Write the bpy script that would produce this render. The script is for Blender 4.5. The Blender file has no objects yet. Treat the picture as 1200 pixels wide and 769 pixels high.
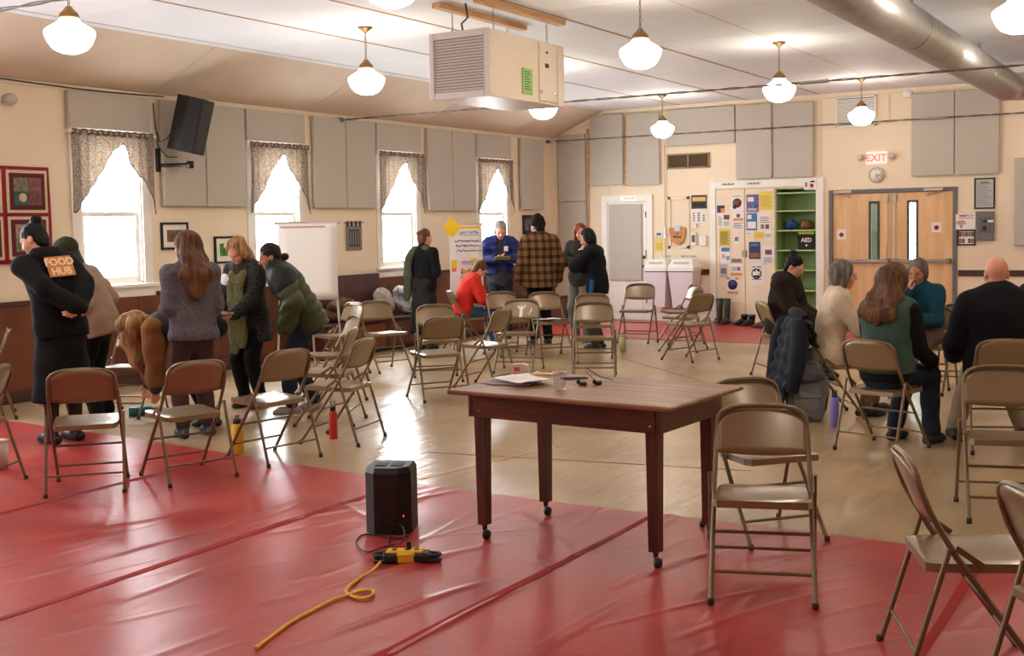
import bpy, math, random
import numpy as np
from mathutils import Vector, Matrix, Euler
random.seed(7)
PI = math.pi
C = bpy.context.scene.collection
SC = bpy.context.scene

# ------------------------------------------------------------------ camera
F, YAW, PITCH, ROLL, PPY, CAMH = 1367.0, 0.5455, 0.0622, -0.0184, 350.0, 1.65
_fw = Vector((-math.sin(YAW) * math.cos(PITCH), math.cos(YAW) * math.cos(PITCH), -math.sin(PITCH)))
_rt = Vector((math.cos(YAW), math.sin(YAW), 0))
_up = _rt.cross(_fw)
RIGHT = math.cos(ROLL) * _rt + math.sin(ROLL) * _up
UP = -math.sin(ROLL) * _rt + math.cos(ROLL) * _up
CAM = Vector((0, 0, CAMH))
cam_data = bpy.data.cameras.new('camera')
cam = bpy.data.objects.new('camera', cam_data); C.objects.link(cam)
cam.matrix_world = Matrix(((RIGHT.x, UP.x, -_fw.x, CAM.x), (RIGHT.y, UP.y, -_fw.y, CAM.y),
                           (RIGHT.z, UP.z, -_fw.z, CAM.z), (0, 0, 0, 1)))
cam_data.sensor_width = 36.0
cam_data.lens = F / 1200 * 36
cam_data.shift_y = -(384.5 - PPY) / 1200
cam_data.clip_start = 0.05
SC.camera = cam

# ------------------------------------------------------------------ sky and exposure
SC.view_settings.view_transform = 'Standard'
SC.view_settings.look = 'None'
SC.view_settings.gamma = 1.0
SC.view_settings.use_curve_mapping = False
SC.view_settings.exposure = 0.45
SKY = 26.0
LAMP = 21.0
w = bpy.data.worlds.new('overcast sky'); SC.world = w
w.use_nodes = True
_bg = w.node_tree.nodes['Background']
_bg.inputs[0].default_value = (0.93, 0.97, 1.0, 1)
_bg.inputs[1].default_value = SKY

# ------------------------------------------------------------------ where a photo point lies on a plane of the room
LX, BY, CEIL, EAVE = -10.09, 18.12, 3.60, 3.17      # window wall, door wall, flat ceiling, top of window wall
RX, FY = 4.2, -3.2
def ray(px, py): return _fw + RIGHT * ((px - 600) / F) - UP * ((py - PPY) / F)
def onp(px, py, ax, v):
    d = ray(px, py); return CAM + d * ((v - CAM[ax]) / d[ax])
def G(px, py, z=0.0): return onp(px, py, 2, z)
def LW(px, py, off=0.0):
    p = onp(px, py, 0, LX + off); return p.y, p.z
def BW(px, py, off=0.0):
    p = onp(px, py, 1, BY - off); return p.x, p.z
def heading(x, y, a):
    """rotation about z that turns local +Y to face a degrees clockwise from straight away from the viewer's side of the hall"""
    th = math.atan2(x, y) + math.radians(a)
    return -th

# ------------------------------------------------------------------ materials
MATS = {}
def mat(name, col, rough=0.6, metal=0.0, noise=0.0, nscale=8.0, bump=0.0, bscale=60.0, spec=0.5, emit=None, estr=0.0,
        col2=None, trans=0.0, stretch=None, coat=0.0, sheen=0.0, detail=4.0):
    if name in MATS: return MATS[name]
    m = bpy.data.materials.new(name); m.use_nodes = True
    nt = m.node_tree; N = nt.nodes; b = N['Principled BSDF']
    c = (*col, 1)
    b.inputs['Base Color'].default_value = c
    b.inputs['Roughness'].default_value = rough
    b.inputs['Metallic'].default_value = metal
    b.inputs['Specular IOR Level'].default_value = spec
    if coat: b.inputs['Coat Weight'].default_value = coat; b.inputs['Coat Roughness'].default_value = 0.15
    if sheen: b.inputs['Sheen Weight'].default_value = sheen
    if trans: b.inputs['Transmission Weight'].default_value = trans
    tc = None
    if noise or col2 or bump:
        tc = N.new('ShaderNodeTexCoord'); src = tc.outputs['Object']
        if stretch:
            mp = N.new('ShaderNodeMapping'); mp.inputs['Scale'].default_value = stretch
            nt.links.new(src, mp.inputs[0]); src = mp.outputs[0]
    if noise or col2:
        t = N.new('ShaderNodeTexNoise'); t.inputs['Scale'].default_value = nscale; t.inputs['Detail'].default_value = detail
        nt.links.new(src, t.inputs['Vector'])
        r = N.new('ShaderNodeValToRGB')
        if col2:
            r.color_ramp.elements[0].color = c; r.color_ramp.elements[1].color = (*col2, 1)
            r.color_ramp.elements[0].position = 0.38; r.color_ramp.elements[1].position = 0.62
        else:
            r.color_ramp.elements[0].color = tuple(max(0, v * (1 - noise)) for v in col) + (1,)
            r.color_ramp.elements[1].color = tuple(min(1, v * (1 + noise)) for v in col) + (1,)
            r.color_ramp.elements[0].position = 0.3; r.color_ramp.elements[1].position = 0.7
        nt.links.new(t.outputs['Fac'], r.inputs[0]); nt.links.new(r.outputs[0], b.inputs['Base Color'])
    if bump:
        t2 = N.new('ShaderNodeTexNoise'); t2.inputs['Scale'].default_value = bscale; t2.inputs['Detail'].default_value = 3
        nt.links.new(src, t2.inputs['Vector'])
        bp = N.new('ShaderNodeBump'); bp.inputs['Strength'].default_value = bump; bp.inputs['Distance'].default_value = 0.02
        nt.links.new(t2.outputs['Fac'], bp.inputs['Height']); nt.links.new(bp.outputs[0], b.inputs['Normal'])
    if emit:
        b.inputs['Emission Color'].default_value = (*emit, 1); b.inputs['Emission Strength'].default_value = estr
    MATS[name] = m
    return m
def srgb(r, g, b):
    f = lambda v: (v / 255 / 12.92) if v / 255 <= 0.04045 else ((v / 255 + 0.055) / 1.055) ** 2.4
    return (f(r), f(g), f(b))

def wood_mat(name, dark, light, scale=3.0, axis=(1, 12, 12), rough=0.45, bump=0.1):
    if name in MATS: return MATS[name]
    m = mat(name, dark, rough, col2=light, nscale=scale, stretch=axis, bump=bump, bscale=scale * 6, detail=6)
    return m

def glass_mat(name, tint=(1, 1, 1), gloss=0.06, rough=0.02):
    if name in MATS: return MATS[name]
    m = bpy.data.materials.new(name); m.use_nodes = True; nt = m.node_tree; nt.nodes.clear()
    o = nt.nodes.new('ShaderNodeOutputMaterial'); mx = nt.nodes.new('ShaderNodeMixShader')
    t = nt.nodes.new('ShaderNodeBsdfTransparent'); g = nt.nodes.new('ShaderNodeBsdfGlossy')
    t.inputs[0].default_value = (*tint, 1); g.inputs['Roughness'].default_value = rough
    mx.inputs[0].default_value = gloss
    nt.links.new(t.outputs[0], mx.inputs[1]); nt.links.new(g.outputs[0], mx.inputs[2]); nt.links.new(mx.outputs[0], o.inputs[0])
    MATS[name] = m; return m

# ------------------------------------------------------------------ mesh building
class MB:
    def __init__(s): s.v = []; s.f = []; s.sm = []; s.M = Matrix()
    def add(s, vs, fs, smooth=False):
        o = len(s.v); s.v += [tuple(s.M @ Vector(p)) for p in vs]
        s.f += [tuple(i + o for i in f) for f in fs]; s.sm += [smooth] * len(fs); return s
    def box(s, c, d, b=0.0, rot=None):
        hx, hy, hz = d[0] / 2, d[1] / 2, d[2] / 2
        M = Matrix.Translation(Vector(c))
        if rot is not None: M = M @ (rot.to_4x4() if not isinstance(rot, Matrix) or len(rot) == 3 else rot)
        if b <= 0:
            vs = [(x, y, z) for x in (-hx, hx) for y in (-hy, hy) for z in (-hz, hz)]
            fs = [(0, 1, 3, 2), (4, 6, 7, 5), (0, 4, 5, 1), (2, 3, 7, 6), (0, 2, 6, 4), (1, 5, 7, 3)]
        else:
            b = min(b, hx * .95, hy * .95, hz * .95)
            vs = []; idx = {}
            for sx in (-1, 1):
                for sy in (-1, 1):
                    for sz in (-1, 1):
                        for k in range(3):
                            p = [sx * (hx - (0 if k == 0 else b)), sy * (hy - (0 if k == 1 else b)), sz * (hz - (0 if k == 2 else b))]
                            idx[(sx, sy, sz, k)] = len(vs); vs.append(tuple(p))
            fs = []
            I = lambda *a: idx[a]
            for t in (-1, 1):
                q = [I(t, -1, -1, 0), I(t, 1, -1, 0), I(t, 1, 1, 0), I(t, -1, 1, 0)]; fs.append(q if t > 0 else q[::-1])
                q = [I(-1, t, -1, 1), I(-1, t, 1, 1), I(1, t, 1, 1), I(1, t, -1, 1)]; fs.append(q if t > 0 else q[::-1])
                q = [I(-1, -1, t, 2), I(1, -1, t, 2), I(1, 1, t, 2), I(-1, 1, t, 2)]; fs.append(q if t > 0 else q[::-1])
            for a in (-1, 1):
                for c2 in (-1, 1):
                    q = [I(a, c2, -1, 0), I(a, c2, -1, 1), I(a, c2, 1, 1), I(a, c2, 1, 0)]; fs.append(q if a * c2 > 0 else q[::-1])
                    q = [I(a, -1, c2, 0), I(a, 1, c2, 0), I(a, 1, c2, 2), I(a, -1, c2, 2)]; fs.append(q if a * c2 > 0 else q[::-1])
                    q = [I(-1, a, c2, 1), I(-1, a, c2, 2), I(1, a, c2, 2), I(1, a, c2, 1)]; fs.append(q if a * c2 > 0 else q[::-1])
                    for d2 in (-1, 1):
                        q = [I(a, c2, d2, 0), I(a, c2, d2, 1), I(a, c2, d2, 2)]; fs.append(q if a * c2 * d2 > 0 else q[::-1])
        return s.add([tuple(M @ Vector(p)) for p in vs], fs)
    def bb(s, lo, hi, b=0.0):
        return s.box([(lo[i] + hi[i]) / 2 for i in range(3)], [abs(hi[i] - lo[i]) for i in range(3)], b)
    def tube(s, pts, r, n=8, cap=True, flat=1.0):
        pts = [Vector(p) for p in pts]; rr = r if isinstance(r, (list, tuple)) else [r] * len(pts)
        rings = []; up = None
        for i, p in enumerate(pts):
            t = (pts[min(i + 1, len(pts) - 1)] - pts[max(i - 1, 0)]).normalized()
            if up is None:
                up = Vector((0, 0, 1)) if abs(t.z) < .9 else Vector((1, 0, 0))
            a = t.cross(up)
            if a.length < 1e-6: a = t.orthogonal()
            a.normalize(); up = a.cross(t).normalized()
            rings.append([tuple(p + rr[i] * (math.cos(2 * PI * k / n) * a + flat * math.sin(2 * PI * k / n) * up)) for k in range(n)])
        vs = [q for R_ in rings for q in R_]; fs = []
        for i in range(len(pts) - 1):
            for k in range(n):
                fs.append((i * n + k, i * n + (k + 1) % n, (i + 1) * n + (k + 1) % n, (i + 1) * n + k))
        s.add(vs, fs, True)
        if cap:
            s.add(rings[0], [tuple(range(n))[::-1]]); s.add(rings[-1], [tuple(range(n))])
        return s
    def lathe(s, prof, c=(0, 0, 0), n=20, ax='z', smooth=True):
        vs = []; fs = []; m = len(prof)
        for (r, h) in prof:
            for k in range(n):
                a = 2 * PI * k / n; x, y = r * math.cos(a), r * math.sin(a)
                p = (x, y, h) if ax == 'z' else ((x, h, y) if ax == 'y' else (h, x, y))
                vs.append((p[0] + c[0], p[1] + c[1], p[2] + c[2]))
        for i in range(m - 1):
            for k in range(n):
                q = (i * n + k, i * n + (k + 1) % n, (i + 1) * n + (k + 1) % n, (i + 1) * n + k)
                fs.append(q if ax != 'y' else q[::-1])
        s.add(vs, fs, smooth)
        for i in (0, m - 1):
            if prof[i][0] > 1e-5: s.add(vs[i * n:(i + 1) * n], [tuple(range(n)) if i else tuple(range(n))[::-1]])
        return s
    def prism(s, poly, lo, hi, ax='z'):
        n = len(poly); P = lambda a, b, h: {'z': (a, b, h), 'y': (a, h, b), 'x': (h, a, b)}[ax]
        vs = [P(a, b, lo) for a, b in poly] + [P(a, b, hi) for a, b in poly]
        fs = [tuple(range(n))[::-1], tuple(range(n, 2 * n))] + [(i, (i + 1) % n, n + (i + 1) % n, n + i) for i in range(n)]
        return s.add(vs, fs)
    def grid(s, fn, nu, nv, smooth=True, thick=None):
        vs = [fn(i / nu, j / nv) for i in range(nu + 1) for j in range(nv + 1)]
        fs = [(i * (nv + 1) + j, (i + 1) * (nv + 1) + j, (i + 1) * (nv + 1) + j + 1, i * (nv + 1) + j + 1) for i in range(nu) for j in range(nv)]
        if thick:
            t = Vector(thick); n = len(vs)
            v2 = [tuple(Vector(p) + t) for p in vs]
            f2 = [tuple(q + n for q in f[::-1]) for f in fs]
            rim = [i * (nv + 1) for i in range(nu + 1)] + [nu * (nv + 1) + j for j in range(1, nv + 1)] + \
                  [i * (nv + 1) + nv for i in range(nu - 1, -1, -1)] + [j for j in range(nv - 1, 0, -1)]
            f3 = [(rim[k], rim[k - 1], rim[k - 1] + n, rim[k] + n) for k in range(len(rim))]
            return s.add(vs + v2, fs + f2 + f3, smooth)
        return s.add(vs, fs, smooth)
    def mesh(s, name, m):
        me = bpy.data.meshes.new(name); me.from_pydata(s.v, [], s.f); me.update()
        me.polygons.foreach_set('use_smooth', s.sm)
        for q in (m if isinstance(m, (list, tuple)) else [m]):
            if q: me.materials.append(q)
        return me
    def build(s, name, m, parent=None, fix=False):
        me = s.mesh(name, m)
        if fix:
            import bmesh
            b = bmesh.new(); b.from_mesh(me); bmesh.ops.recalc_face_normals(b, faces=b.faces); b.to_mesh(me); b.free()
        o = bpy.data.objects.new(name, me); C.objects.link(o)
        if parent: o.parent = parent
        return o

def link_mesh(name, me, parent=None):
    o = bpy.data.objects.new(name, me); C.objects.link(o)
    if parent: o.parent = parent
    return o
def tag(o, label, cat, group=None):
    o['label'] = label; o['category'] = cat
    if group: o['group'] = group
    return o
def thing(name, label, cat, loc=(0, 0, 0), rz=0.0, group=None):
    o = bpy.data.objects.new(name, None); C.objects.link(o); o.empty_display_size = 0.1
    o.location = loc; o.rotation_euler = (0, 0, rz); return tag(o, label, cat, group)
def struct(o): o['kind'] = 'structure'; return o
def text(name, s, size, m, parent, M, ext=0.0008, align='CENTER', bold=0.0):
    cu = bpy.data.curves.new(name, 'FONT'); cu.body = s; cu.size = size; cu.extrude = ext; cu.align_x = align; cu.align_y = 'CENTER'
    cu.offset = bold; cu.resolution_u = 2
    cu.materials.append(m)
    tmp = bpy.data.objects.new(name, cu)
    me = bpy.data.meshes.new_from_object(tmp); bpy.data.objects.remove(tmp)
    o = bpy.data.objects.new(name, me); C.objects.link(o); o.parent = parent
    o.matrix_local = M
    return o
def frame_mat(origin, xdir, updir):
    x = Vector(xdir).normalized(); y = Vector(updir).normalized(); z = x.cross(y)
    return Matrix(((x.x, y.x, z.x, origin[0]), (x.y, y.y, z.y, origin[1]), (x.z, y.z, z.z, origin[2]), (0, 0, 0, 1)))
def copy_tree(o, parent=None):
    c = o.copy(); C.objects.link(c)
    if parent: c.parent = parent
    for ch in list(o.children): copy_tree(ch, c)
    return c
# ================================================================== THE ROOM
M_cream = mat('cream painted wall', srgb(233, 216, 190), 0.75, noise=0.04, nscale=1.2, bump=0.05, bscale=40)
M_ceil = mat('white ceiling board', srgb(226, 228, 231), 0.7, noise=0.03, nscale=2.0)
M_slope = mat('beige sloped ceiling board', srgb(214, 196, 176), 0.75, noise=0.04, nscale=2.0)
M_white = mat('white gloss paint', srgb(236, 232, 224), 0.45, noise=0.02)
M_batten = mat('tan batten', srgb(176, 136, 96), 0.6)
M_batw = mat('pale batten', srgb(228, 222, 212), 0.6)
M_gap = mat('dark joint', srgb(96, 80, 66), 0.8)
M_wains = wood_mat('brown stained plywood', srgb(84, 40, 20), srgb(120, 62, 34), 1.2, (9, 1.2, 1.0), 0.42)
M_dark = wood_mat('dark brown rail wood', srgb(58, 30, 22), srgb(84, 48, 34), 2.0, (8, 1, 8), 0.4)
M_pine = wood_mat('pine board', srgb(190, 140, 88), srgb(214, 170, 120), 2.0, (8, 1, 8), 0.6)
M_panel = mat('grey acoustic fabric', srgb(191, 184, 173), 0.95, noise=0.05, nscale=90, bump=0.25, bscale=300, spec=0.1)
M_black = mat('black plastic', srgb(22, 22, 24), 0.45)
M_steel = mat('brushed steel', srgb(170, 168, 164), 0.3, 1.0)
M_brass = mat('aged brass', srgb(116, 88, 54), 0.42, .8)
M_paper = mat('white paper', srgb(232, 226, 222), 0.8)
M_ink = mat('black ink', srgb(26, 24, 26), 0.7)
M_glass = glass_mat('window glass')

def beige_floor():
    m = bpy.data.materials.new('beige floor sheet'); m.use_nodes = True; nt = m.node_tree; N = nt.nodes; b = N['Principled BSDF']
    tc = N.new('ShaderNodeTexCoord')
    n1 = N.new('ShaderNodeTexNoise'); n1.inputs['Scale'].default_value = 0.9; n1.inputs['Detail'].default_value = 8
    nt.links.new(tc.outputs['Object'], n1.inputs[0])
    r = N.new('ShaderNodeValToRGB'); r.color_ramp.elements[0].color = (*srgb(160, 134, 100), 1); r.color_ramp.elements[1].color = (*srgb(186, 160, 124), 1)
    r.color_ramp.elements[0].position = .35; r.color_ramp.elements[1].position = .65
    nt.links.new(n1.outputs[0], r.inputs[0]); nt.links.new(r.outputs[0], b.inputs['Base Color'])
    mp = N.new('ShaderNodeMapping'); mp.inputs['Scale'].default_value = (2.8, .5, 1); mp.inputs['Rotation'].default_value = (0, 0, .12)
    nt.links.new(tc.outputs['Object'], mp.inputs[0])
    n2 = N.new('ShaderNodeTexNoise'); n2.inputs['Scale'].default_value = 2.2; n2.inputs['Detail'].default_value = 3; n2.inputs['Distortion'].default_value = .6
    nt.links.new(mp.outputs[0], n2.inputs[0])
    n3 = N.new('ShaderNodeTexNoise'); n3.inputs['Scale'].default_value = 9; nt.links.new(mp.outputs[0], n3.inputs[0])
    ad = N.new('ShaderNodeMath'); ad.operation = 'MULTIPLY_ADD'; ad.inputs[1].default_value = .25
    nt.links.new(n3.outputs[0], ad.inputs[0]); nt.links.new(n2.outputs[0], ad.inputs[2])
    bp = N.new('ShaderNodeBump'); bp.inputs['Strength'].default_value = .3; bp.inputs['Distance'].default_value = .03
    nt.links.new(ad.outputs[0], bp.inputs['Height']); nt.links.new(bp.outputs[0], b.inputs['Normal'])
    b.inputs['Roughness'].default_value = .27; b.inputs['Specular IOR Level'].default_value = .6
    return m
def red_sheet():
    m = bpy.data.materials.new('red plastic sheet'); m.use_nodes = True; nt = m.node_tree; N = nt.nodes; b = N['Principled BSDF']
    tc = N.new('ShaderNodeTexCoord')
    n1 = N.new('ShaderNodeTexNoise'); n1.inputs['Scale'].default_value = 1.3; n1.inputs['Detail'].default_value = 8
    nt.links.new(tc.outputs['Object'], n1.inputs[0])
    r = N.new('ShaderNodeValToRGB'); r.color_ramp.elements[0].color = (*srgb(154, 48, 45), 1); r.color_ramp.elements[1].color = (*srgb(180, 62, 57), 1)
    r.color_ramp.elements[0].position = .35; r.color_ramp.elements[1].position = .65
    nt.links.new(n1.outputs[0], r.inputs[0]); nt.links.new(r.outputs[0], b.inputs['Base Color'])
    n2 = N.new('ShaderNodeTexNoise'); n2.inputs['Scale'].default_value = 14; n2.inputs['Detail'].default_value = 4
    nt.links.new(tc.outputs['Object'], n2.inputs[0])
    bp = N.new('ShaderNodeBump'); bp.inputs['Strength'].default_value = .18; bp.inputs['Distance'].default_value = .01
    nt.links.new(n2.outputs[0], bp.inputs['Height']); nt.links.new(bp.outputs[0], b.inputs['Normal'])
    b.inputs['Roughness'].default_value = .34; b.inputs['Specular IOR Level'].default_value = .5
    return m
M_floor, M_red = beige_floor(), red_sheet()
struct(MB().bb((LX - .3, FY - .3, -.2), (RX + .3, BY + 1.9, 0)).build('floor', M_floor))

# wrinkled red sheets lie on the floor
RIDGES = []
for _ in range(230):
    a = math.radians(random.choice((random.gauss(78, 9), random.gauss(66, 10), random.gauss(88, 6), random.uniform(20, 150))))
    RIDGES.append((random.uniform(-8.5, 2.5), random.uniform(1.8, 6.1), a, random.uniform(.15, .9), random.uniform(.010, .026), random.uniform(.0015, .006)))
for (x, y, a, L, wd, h) in ((-3.42, 4.3, 70, .9, .03, .012), (-3.0, 3.9, 75, .7, .025, .011), (-5.35, 4.3, 72, .8, .03, .010), (-2.7, 4.0, 84, .6, .02, .011), (-2.2, 5.1, 72, .5, .02, .009), (-1.6, 4.7, 66, .6, .02, .008), (-4.9, 3.6, 80, .7, .025, .010)):
    RIDGES.append((x, y, math.radians(a), L, wd, h))
BANDS = [-6.15, -4.46, -2.72, -0.95, 0.8]
def wrinkle_np(X, Y):
    Z = .004 + .0022 * np.sin(2.1 * X + .7 * Y) + .0014 * np.sin(6.3 * X - 1.1 * Y + 1) + .0008 * np.sin(13 * X + 2 * np.sin(1.7 * Y))
    for (cx, cy, a, L, wd, h) in RIDGES:
        dx, dy = X - cx, Y - cy
        u = dx * math.cos(a) + dy * math.sin(a); v = -dx * math.sin(a) + dy * math.cos(a) + .04 * np.sin(2.9 * u + cx)
        Z = Z + np.where(np.abs(u) < L, h * np.exp(-(v / wd) ** 2) * (1 - (u / L) ** 2), 0)
    for b in BANDS:
        Z = Z + .005 / (1 + np.exp(-(X - b - .012 * np.sin(1.9 * Y + b)) / .006)) * np.exp(-np.clip(X - b, 0, 9) / .35)
    return np.maximum(Z, .0025 + .0004 * np.sin(9 * X + 5 * Y))
def red_edge(x):
    pts = [(-10.1, 6.55), (-6.31, 6.24), (-4.85, 6.07), (-4.3, 6.0), (4.3, 6.0)]
    for (x0, y0), (x1, y1) in zip(pts, pts[1:]):
        if x <= x1: return y0 + (y1 - y0) * (x - x0) / (x1 - x0)
    return 6.0
gx = np.concatenate([np.linspace(LX + .02, -7.2, 60)[:-1], np.linspace(-7.2, 1.2, 560)[:-1], np.linspace(1.2, 3.85, 40)])
gv = np.concatenate([np.linspace(0, .56, 60)[:-1], np.linspace(.56, 1, 230)])
ey = np.array([red_edge(x) for x in gx]) + .006 * np.sin(gx * 2.3)
XX = np.repeat(gx[:, None], len(gv), 1); YY = FY + .2 + (ey[:, None] - FY - .2) * gv[None]
ZZ = wrinkle_np(XX, YY); nx_, ny_ = XX.shape
ii = (np.arange(nx_ - 1)[:, None] * ny_ + np.arange(ny_ - 1)[None]).ravel()
me = bpy.data.meshes.new('red_floor_sheet'); me.from_pydata(np.stack([XX, YY, ZZ], -1).reshape(-1, 3).tolist(), [], np.stack([ii, ii + ny_, ii + ny_ + 1, ii + 1], 1).tolist()); me.update()
me.polygons.foreach_set('use_smooth', [True] * len(me.polygons)); me.materials.append(M_red)
nr = link_mesh('red_floor_sheet', me)
tag(nr, 'wide wrinkled red plastic floor sheet under the wooden table', 'floor sheet')
M_redd = mat('darker red overlap', srgb(150, 38, 34), .75, noise=.08, nscale=3, spec=.15)
for b in BANDS:
    ys_ = np.linspace(FY + .3, red_edge(b) - .01, 240); xs_ = b + .012 * np.sin(1.9 * ys_ + b); wd = .028 + .008 * np.sin(1.3 * ys_ + b)
    bx_ = np.stack([xs_ - wd, xs_ + wd], 1); by_ = np.stack([ys_, ys_], 1)
    vs_ = np.stack([bx_, by_, wrinkle_np(bx_, by_) + .0025], -1).reshape(-1, 3).tolist()
    mb_ = MB(); mb_.add(vs_, [(2 * k, 2 * k + 1, 2 * k + 3, 2 * k + 2) for k in range(239)], True); mb_.build('overlap_band', M_redd, nr)
def fr2(u, v):
    x = LX + .05 + u * 14.0; y = 15.14 + v * (BY - 15.17)
    return (x, y, .004 + .002 * math.sin(x * 3 + y) + .002 * math.sin(y * 4.2 - x))
tag(MB().grid(fr2, 120, 26).build('red_floor_sheet', M_red), 'narrow red floor sheet running along the door wall', 'floor sheet')
# seams and tape on the beige sheets
M_tape = mat('tan tape', srgb(186, 140, 84), 0.35)
M_seam = mat('dark seam', srgb(120, 98, 72), 0.6)
for k, (p, q, wd, m_, lb) in enumerate([
        ((490, 561), (650, 524), .06, M_tape, 'tan tape strip on the beige floor behind the table'),
        ((500, 530), (880, 552), .012, M_seam, 'thin seam across the beige floor under the table'),
        ((700, 412), (905, 470), .015, M_seam, 'thin seam line on the beige floor beside the green cup')]):
    a, b = G(*p), G(*q); d = (b - a).normalized(); n = Vector((-d.y, d.x, 0)) * wd / 2
    mb = MB(); mb.add([tuple(a + n), tuple(a - n), tuple(b - n), tuple(b + n)] + [tuple(x + Vector((0, 0, .0025))) for x in (a + n, a - n, b - n, b + n)],
                      [(0, 1, 2, 3), (7, 6, 5, 4), (0, 4, 5, 1), (1, 5, 6, 2), (2, 6, 7, 3), (3, 7, 4, 0)])
    tag(mb.build('floor_tape', m_, fix=True), lb, 'tape')

# ---- window wall (left) with openings
WINC = [8.45 + 2.54 * k for k in (-3, -2, -1, 0, 1, 2, 3)]
OW, OZ0, OZ1 = .80, 1.10, 2.66           # opening
T = .16
mb = MB()
mb.bb((LX - T, FY - .2, 0), (LX, BY + .2, OZ0)).bb((LX - T, FY - .2, OZ1), (LX, BY + .2, EAVE + .02))
ys = [FY - .2] + [v for c in WINC for v in (c - OW / 2, c + OW / 2)] + [BY + .2]
for i in range(0, len(ys), 2): mb.bb((LX - T, ys[i], OZ0), (LX, ys[i + 1], OZ1))
wall_left = struct(mb.build('wall_left', M_cream))
# wainscot panels under the rail, each board its own piece
bounds = [FY] + [0.2 + 1.22 * k for k in range(0, 15)] + [BY - .02]
bounds = [b for b in bounds if b <= BY - .02]
for a, b in zip(bounds, bounds[1:]):
    MB().bb((LX, a + .003, .13), (LX + .014, b - .003, .955), .002).build('wainscot_board', M_wains, wall_left)
for i in range(len(WINC) + 1):
    a = FY if i == 0 else WINC[i - 1] + .56
    b = BY - .02 if i == len(WINC) else WINC[i] - .56
    MB().bb((LX, a, .955), (LX + .03, b, 1.0), .004).build('chair_rail', M_dark, wall_left)
struct(MB().bb((LX, FY, 0), (LX + .02, BY - .02, .13), .004).build('baseboard_left', M_dark))

# ---- door wall (back), openings for the double door, closet shelves and the vestibule behind the door
DX0, DX1, DZ = -5.20, -3.306, 2.11
KX0, KX1, KZ = -6.055, -5.40, 2.17
TB = .16
mb = MB()
mb.bb((LX - .2, BY, 0), (KX0, BY + TB, CEIL)).bb((KX0, BY, KZ), (KX1, BY + TB, CEIL)).bb((KX1, BY, 0), (DX0, BY + TB, CEIL))
mb.bb((DX0, BY, DZ), (DX1, BY + TB, CEIL)).bb((DX1, BY, 0), (RX + .2, BY + TB, CEIL))
wall_back = struct(mb.build('wall_back', M_cream))
for a, b in ((LX + .03, -9.16), (-8.17, -7.17), (-5.26, DX0 - .03), (DX1 + .03, RX)):
    struct(MB().bb((a, BY - .018, 0), (b, BY, .12), .004).build('baseboard_back', M_white))
for a, b in ((-8.17, -7.18), (DX1 + .02, RX)):
    MB().bb((a, BY - .025, .79), (b, BY, .88), .004).build('chair_rail', M_dark, wall_back)
# raised board joints on the door wall
for x0, x1, z0, z1 in ((-7.94, -7.925, .9, 3.55), (-9.0, -8.99, 2.16, 2.3), (-5.33, -5.32, 2.33, 3.5), (-4.3, -4.28, 3.08, 3.5),
                       (-5.32, -4.02, 3.05, 3.06), (-7.93, -6.7, 2.9, 2.905), (-4.3, -3.96, 3.28, 3.33), (-2.4, -1.2, 2.75, 2.757), (-1.2, -1.19, .9, 3.5)):
    MB().bb((x0, BY - .01, z0), (x1, BY, z1), .001).build('cover_strip', M_cream, wall_back)
# vestibule behind the left leaf
struct(MB().bb((-6.5, BY + .45, 0), (-4.36, BY + .5, 2.6)).bb((-4.40, BY + .2, 0), (-4.36, BY + .45, 2.6)).build('wall_vestibule', mat('grey vestibule wall', srgb(112, 128, 126), .8)))
# ---- the two walls behind and beside the viewer
struct(MB().bb((RX, FY - .2, 0), (RX + .16, BY + .2, CEIL)).build('wall_right', M_cream))
struct(MB().bb((LX - .2, FY - .16, 0), (RX + .2, FY, CEIL)).build('wall_front', M_cream))

# ---- ceiling: flat boards with joints, sloped boards along the window wall
SLX = -9.09
mb = MB().bb((SLX, FY - .2, CEIL + .012), (RX + .2, BY + .2, CEIL + .1))
ceiling = struct(mb.build('ceiling', M_batten))
XS = [SLX + .14] + [-7.68 + 1.172 * k for k in range(0, 11)]
YS = [FY, -2.3] + [-2.3 + 2.345 * k for k in range(1, 9)] + [BY]
me_cache = {}
for i in range(len(XS) - 1):
    for j in range(len(YS) - 1):
        a, b = XS[i] + .010, min(XS[i + 1], RX) - .010; c, d = YS[j] + .004, YS[j + 1] - .004
        k = (round(b - a, 4), round(d - c, 4))
        if k not in me_cache: me_cache[k] = MB().bb((0, 0, 0), (b - a, d - c, .014), .003).mesh('ceiling_board', M_ceil)
        o = link_mesh('ceiling_board', me_cache[k], ceiling); o.location = (a, c, CEIL)
for x in XS[1:-1]: MB().bb((x - .014, FY, CEIL - .005), (x + .014, BY - .03, CEIL + .004), .002).build('ceiling_batten', M_batten if x < -5 else M_batw, ceiling)
MB().bb((SLX - .01, FY, CEIL - .004), (SLX + .13, BY, CEIL + .012), .003).build('ceiling_strip', M_ceil, ceiling)
dx, dz = SLX - LX, CEIL - EAVE
slope = struct(MB().add([(LX, FY, EAVE + .01), (SLX, FY, CEIL + .01), (SLX, BY, CEIL + .01), (LX, BY, EAVE + .01),
                         (LX, FY, EAVE + .1), (SLX, FY, CEIL + .1), (SLX, BY, CEIL + .1), (LX, BY, EAVE + .1)],
                        [(0, 1, 2, 3), (7, 6, 5, 4), (0, 4, 5, 1), (1, 5, 6, 2), (2, 6, 7, 3), (3, 7, 4, 0)]).build('ceiling_slope', M_gap))
SY = [FY] + [-1.1 + 2.54 * k for k in range(0, 8)] + [BY]
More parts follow.
